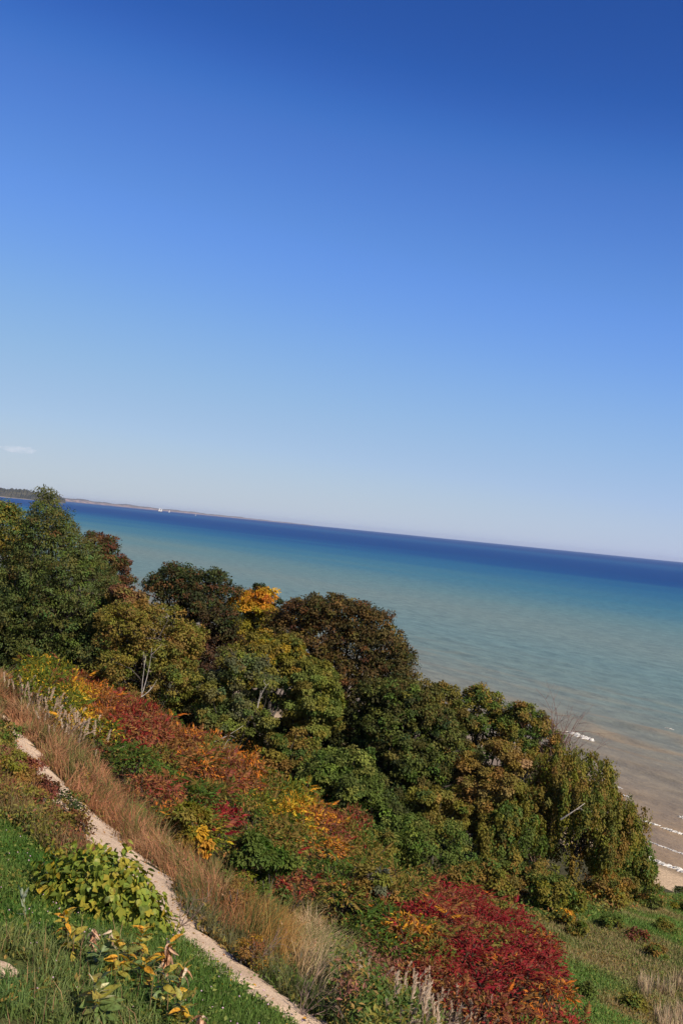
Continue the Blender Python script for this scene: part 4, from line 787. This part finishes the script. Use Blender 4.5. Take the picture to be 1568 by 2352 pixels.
# vine bush: three hundred leaves as parts, the rest as one mass
vb0 = hit(240, 2090, 0); t = empty('vine_bush', vb0, 'round yellow green vine covered bush on the lawn beside the sandy path', 'bush')
VC = [(.20, .23, .032), (.15, .20, .030), (.26, .26, .034), (.28, .23, .03), (.10, .13, .022), (.42, .29, .03)]
def vine_leaf(i, c): return broadleaf_mesh('leaf', .115, .095, c, 500 + i, .3, .15, 1.15)
VM = [vine_leaf(i, c) for i, c in enumerate(VC)]
def vb_point(n, r, lo=.85, hi=1.04):
    d = unit(r.normal(size=(n, 3)) + [0, -.35, .45]); d[:, 2] = np.abs(d[:, 2]); f = r.uniform(lo, hi, (n, 1)); lump = 1 + .16 * np.sin(d[:, :1] * 7 + 1) * np.sin(d[:, 1:2] * 6) + .10 * np.sin(d[:, :1] * 15 + d[:, 2:] * 11)
    P = d * f * lump * [.90, .78, .80]; k = d[:, 1] < 0
    P[:, 0] += .22 * smooth(.5, -.2, P[:, 2] / .8) * np.sign(P[:, 0]) * .4
    P[:, 2] += hh(vb0[0] + P[:, 0], vb0[1] + P[:, 1]) - vb0[2]
    return P, d
r = np.random.default_rng(55); P, d = vb_point(300, r, .95, 1.06)
for i in range(300):
    m = VM[r.choice(6, p=[.26, .26, .2, .12, .1, .06])]; o = bpy.data.objects.new('leaf', m); COL.objects.link(o); o.parent = t; o.location = P[i]
    n_ = Vector(unit(d[i] * .9 + np.array([0, 0, .35]) + r.normal(size=3) * .3)); dr = Vector(unit(d[i] * .4 + np.array([0, 0, -.8]) + r.normal(size=3) * .45)); sx = dr.cross(n_).normalized(); n_ = sx.cross(dr)
    o.rotation_euler = Matrix((sx, dr, n_)).transposed().to_euler(); o.scale = (r.uniform(.65, 1.05),) * 3
P, d = vb_point(1500, r, .72, 1.0); g = Geo()
kites(g, P, d * .4 + np.array([0, 0, -.8]) + r.normal(size=P.shape) * .45, d + [0, 0, .4] + r.normal(size=P.shape) * .3, r.uniform(.08, .14, 1500), r.uniform(.07, .11, 1500), np.array(VC)[r.choice(5, 1500)] * (1 + .15 * r.normal(size=(1500, 1))))
tag(g.build('foliage', LEAF, t), kind='stuff')
g = Geo()
for _ in range(9): e = unit(r.normal(size=3) + [0, 0, 1]) * .6; tube(g, bend((0, 0, -.05), np.abs(e) * [1, 1, 1] * np.sign([e[0], e[1], 1]), 5, .1, r), np.linspace(.02, .006, 5), 5)
g.build('stem', BARK, t, flat=False)

# twiggy dry weeds and small shrubs on the path's edge
tw = bark_mat('dry_twig', (.10, .06, .05), (.22, .15, .12))
for i, (u_, v_, lb) in enumerate([(415, 2125, 'dry twiggy weed leaning over the sandy path beside the vine bush'), (575, 2225, 'dry twiggy weed at the right edge of the path near the bottom'), (690, 2330, 'grey twiggy weed in the path at the bottom edge')]):
    q = hit(u_, v_); tips = [q + np.array([rng.uniform(-.05, .5), rng.normal() * .2, rng.uniform(.25, .6)]) for _ in range(6)]; bare('dry_weed', lb, 'weed', q, tips, .006, tw, 70 + i, forks=6)
shrub('path_shrub', 'small dark green shrub overhanging the middle of the path', (130, 195, 1810, 1885), 21.5, M('deep', 3, 'green', 3, 'obrown', 1), 900, 80, Lf=.05, lobes=9, sig=.08)
shrub('path_shrub', 'small red leaved shrub on the left edge of the path', (70, 128, 1825, 1890), 21.5, M('redbrown', 3, 'sbrown', 3, 'brown', 2), 1300, 81, Lf=.055, sig=.09)
shrub('path_shrub', 'reddish shrub on the path edge just above the vine bush', (150, 205, 1900, 1955), 18.2, M('redbrown', 3, 'obrown', 2, 'olive', 3), 1000, 82, Lf=.05, sig=.08)
shrub('path_shrub', 'dark brown bush covering the far end of the path', (-20, 40, 1672, 1745), 31, M('redbrown', 2, 'obrown', 3, 'green', 3), 1800, 83, Lf=.07, sig=.1)
shrub('yellow_shrub', 'yellow leaved bush at the left edge beside the path', (-30, 50, 1760, 1840), 21, M('ygreen', 4, 'gold', 1, 'olive', 3), 1600, 84, Lf=.06, sig=.09)
shrub('orange_weed', 'bushy orange weed at the right edge of the path near the bottom', (548, 610, 2160, 2245), 14.6, M('gold', 2, 'rust', 4, 'obrown', 3), 1600, 85, Lf=.04, sig=.06, wfac=.3, cat='weed')
shrub('orange_weed', 'orange brown weed in the dry grass below the red sumac', (500, 590, 2010, 2100), 18.5, M('rust', 4, 'obrown', 4), 2200, 86, Lf=.05, sig=.08, wfac=.3, cat='weed')

for i, (px, Y, pl, lb) in enumerate([((10, 70, 1745, 1800), 24, M('ygreen', 3, 'olive', 3), 'small yellow green shrub on the bank left of the far path'), ((60, 120, 1870, 1930), 19.5, M('olive', 4, 'sbrown', 2), 'olive brown shrub between the lawn and the path'),
        ((30, 85, 1810, 1865), 21, M('obrown', 4, 'rust', 2), 'rusty shrub above the lawn near the left edge'), ((50, 92, 1768, 1815), 24, M('sbrown', 4, 'rust', 2), 'red brown shrub against the left edge of the pale path'),
        ((120, 180, 1900, 1950), 18.6, M('sbrown', 3, 'rust', 2, 'olive', 2), 'reddish shrub left of the top of the vine bush'), ((-30, 25, 1690, 1750), 26, M('olive', 3, 'green', 3), 'green shrub at the left edge under the far path')]):
    shrub('bank_shrub', lb, px, Y, pl, 1500, 700 + i, Lf=.055, sig=.09)
SLP = [(1330, 2150, 'olive', 'olive shrub'), (1400, 2130, 'green', 'dark green shrub'), (1460, 2160, 'sbrown', 'reddish brown shrub'), (1370, 2200, 'ygreen', 'yellow green shrub'), (1520, 2140, 'olive', 'olive shrub by the right edge'),
       (1440, 2230, 'olive', 'low olive shrub'), (1500, 2200, 'obrown', 'brownish shrub'), (1545, 2250, 'green', 'green shrub at the right edge'), (1330, 2290, 'green', 'bright green shrub by the crimson thicket'), (1390, 2300, 'sgreen', 'green shrub near the bottom edge'),
       (1450, 2320, 'olive', 'olive shrub at the bottom edge'), (1530, 2320, 'ygreen', 'yellow green shrub in the bottom right corner'), (1290, 2120, 'gold', 'orange tinged shrub beside the crimson thicket'), (1560, 2090, 'ygreen', 'yellow shrub at the top of the slope')]
for i, (u_, v_, c_, lb) in enumerate(SLP[i] for i in (0, 1, 2, 4, 6, 8, 10, 12, 13)):
    q = hit(u_, v_); w_ = rng.uniform(16, 30); shrub('slope_shrub', f'{lb} {("low on the grassy slope", "on the grassy slope right of the thicket")[i % 2]}', (u_ - w_, u_ + w_, v_ - w_ * .75, v_ + 8), q[1], M(c_, 5, 'green', 2, 'olive', 2), 1500, 720 + i, Lf=.085, sig=.11)

# ------------------------------------------------------------------ breakers, sailing boats
fm, n, out = new_mat('foam'); b = n.nodes.new('ShaderNodeBsdfPrincipled'); b.inputs['Base Color'].default_value = (.66, .62, .56, 1); b.inputs['Roughness'].default_value = .8
n1 = n.nodes.new('ShaderNodeTexNoise'); n1.inputs['Scale'].default_value = 6; bu = n.nodes.new('ShaderNodeBump'); bu.inputs['Distance'].default_value = .1
n.links.new(n1.outputs['Fac'], bu.inputs['Height']); n.links.new(bu.outputs[0], b.inputs['Normal']); n.links.new(b.outputs[0], out.inputs['Surface'])
def water_at(u, v): a, b_ = ray(u, v); Yq = -CAMZ / b_; return np.array([a * Yq, Yq])
def breaker(px, w, label, seed, name='breaking_wave'):
    r = np.random.default_rng(seed); c = spline([water_at(*q) for q in px], 70); m = len(c); d = unit(np.gradient(c, axis=0)); nr = np.stack([-d[:, 1], d[:, 0]], 1)
    t = np.linspace(0, 1, m); k = 7; off = np.linspace(-1, 1, k); jj = lambda: sum(np.sin(np.arange(m) * f + r.uniform(0, 6)) for f in (.35, .8, 1.7, 2.6)) / 4
    env = np.clip(np.minimum(t, 1 - t) * 5, .08, 1) ** .6; wd = .36 * w * env * (.55 + .4 * jj() + .1 * r.normal(size=m)); wd = np.clip(wd, .03, None); cen = jj() * w * .35
    o = cen[:, None] + off[None] * wd[:, None]; X = c[:, None, 0] + nr[:, None, 0] * o; Y = c[:, None, 1] + nr[:, None, 1] * o
    dd = -sd(X, Y); tt = td(X, Y); Zw = wave_z(dd, tt) + (.04 + w * .10 * env[:, None]) * (1 - off[None] ** 2) * (1 + .3 * r.normal(size=X.shape)) - .02
    oo = grid_obj(name, X, Y, Zw, fm, kind=None); return tag(oo, label, 'wave')
breaker([(1302, 1680), (1330, 1690), (1364, 1701)], 1.5, 'long white breaking crest right of the bare reddish bush', 1)
breaker([(1272, 1716), (1312, 1730)], .9, 'white breaking crest partly behind the bare reddish bush', 2)
breaker([(1424, 1821), (1446, 1830)], .6, 'small white crest just above the vine draped tree', 3)
breaker([(1448, 1876), (1480, 1888), (1514, 1897)], .8, 'white breaking crest beside the vine draped tree near the beach', 4)
breaker([(1516, 1900), (1545, 1910), (1600, 1926)], .9, 'white breaking crest running off the right edge near the beach', 5)
breaker([(1556, 1873), (1600, 1892)], 1.1, 'bright breaking crest at the right edge farther from the beach', 6)
breaker([(1525, 1671), (1544, 1676)], .6, 'small lone whitecap far out near the right edge', 7)
breaker([(1380, 1790), (1400, 1800), (1425, 1812)], .5, 'thin broken foam line behind the crown of the vine draped tree', 9)
breaker([(1400, 1852), (1448, 1873)], .5, 'thin foam line leading to the crest beside the vine draped tree', 10)
breaker([(1480, 1928), (1530, 1946), (1600, 1972)], .45, 'low foam line between the outer crests and the sand', 11)
tag(breaker([(1440, 1955), (1500, 1976), (1545, 1993), (1640, 2026)], 1.5, 'thin foam edge where the water meets the sand', 8, 'swash_foam'), cat='foam')

sailm = plain_mat('sail_cloth', (.85, .80, .72)); hullm = plain_mat('boat_hull', (.30, .18, .14))
def boat(label, u, v, Y, Ln, H, sails):
    """A sailing boat: hull, mast and triangular sails, lengths in metres; v is its waterline."""
    a, _ = ray(u, v); t = empty('sailing_boat', (a * Y, Y, 0), label, 'boat'); g = Geo()
    st = np.linspace(-.5, .5, 9); wv = .11 * Ln * (1 - (2 * st) ** 2) ** .6; top = .09 * Ln * (1 + .8 * st ** 2)
    V = np.concatenate([np.stack([st * Ln, wv * sg, top], 1) for sg in (-1, 1)] + [np.stack([st * Ln * .92, 0 * st, -.02 * Ln + 0 * st], 1)])
    T = [q for i in range(8) for q in ((i, i + 1, i + 18), (i + 1, i + 19, i + 18), (i + 9, i + 18, i + 10), (i + 10, i + 18, i + 19), (i, i + 9, i + 1), (i + 1, i + 9, i + 10))]
    g.add(V, T); g.build('hull', hullm, t)
    for (x0, w_, h_) in sails:
        g = Geo(); tube(g, [(x0 * Ln, 0, .05 * Ln), (x0 * Ln, 0, h_ * H * 1.04)], .008 * Ln, 6); g.build('mast', hullm, t)
        k = 7; g = Geo(); V = []; T = []
        for i in range(k):
            f = i / (k - 1); wz = w_ * Ln * (1 - f ** 1.6 * .72)
            for j in range(5): V.append((x0 * Ln - wz * j / 4 + .01 * Ln, .10 * wz * math.sin(j / 4 * 3.14), .14 * Ln + (h_ * H - .14 * Ln) * f))
        for i in range(k - 1):
            for j in range(4): q = i * 5 + j; T += [(q, q + 1, q + 6), (q, q + 6, q + 5)]
        g.add(V, T); g.build('sail', sailm, t, flat=False)
boat('two masted sailing ship with tall white sails on the horizon', 369, 1168, 9000, 36, 32, [(.42, .38, .85), (.0, .42, 1.0)])
boat('small sailing boat with one white sail right of the two masted ship', 390, 1170, 9000, 14, 22, [(.2, .55, 1.0)])
boat('tiny white sailing boat alone farthest right on the horizon', 450, 1181, 7500, 8, 11, [(.2, .55, 1.0)])

# cloud low over the headland
cm, n, out = new_mat('cloud_vapour'); L = n.links.new
tc = n.nodes.new('ShaderNodeTexCoord'); no = n.nodes.new('ShaderNodeTexNoise'); no.inputs['Scale'].default_value = .012; no.inputs['Detail'].default_value = 4
rp = n.nodes.new('ShaderNodeMapRange'); rp.inputs[1].default_value = .38; rp.inputs[2].default_value = .7; rp.inputs[3].default_value = 0; rp.inputs[4].default_value = .0042
vol = n.nodes.new('ShaderNodeVolumePrincipled'); vol.inputs['Color'].default_value = (1.0, .96, .96, 1); vol.inputs['Anisotropy'].default_value = -.25
L(tc.outputs['Object'], no.inputs['Vector']); L(no.outputs['Fac'], rp.inputs[0]); L(rp.outputs[0], vol.inputs['Density']); L(vol.outputs[0], out.inputs['Volume'])
r = np.random.default_rng(3); g = Geo(); cc = at(42, 1032, 9000)
th, ph = np.meshgrid(np.linspace(0, 2 * math.pi, 33), np.linspace(0, math.pi, 15)); D = np.stack([np.cos(th) * np.sin(ph), np.sin(th) * np.sin(ph), np.cos(ph)], -1)
rr = 1 + .18 * np.sin(D[..., 0] * 6 + 1) * np.sin(D[..., 2] * 4 + .5) + .08 * np.sin(D[..., 0] * 13)
i = (np.arange(14)[:, None] * 33 + np.arange(32)[None]).ravel()
g.add((D * rr[..., None] * [150, 70, 30 ]).reshape(-1, 3), np.concatenate([np.stack([i, i + 33, i + 34], 1), np.stack([i, i + 34, i + 1], 1)]))
o = g.build('cloud', cm, flat=False, loc=cc); tag(o, 'small pinkish grey cloud low over the headland at the left', 'cloud')
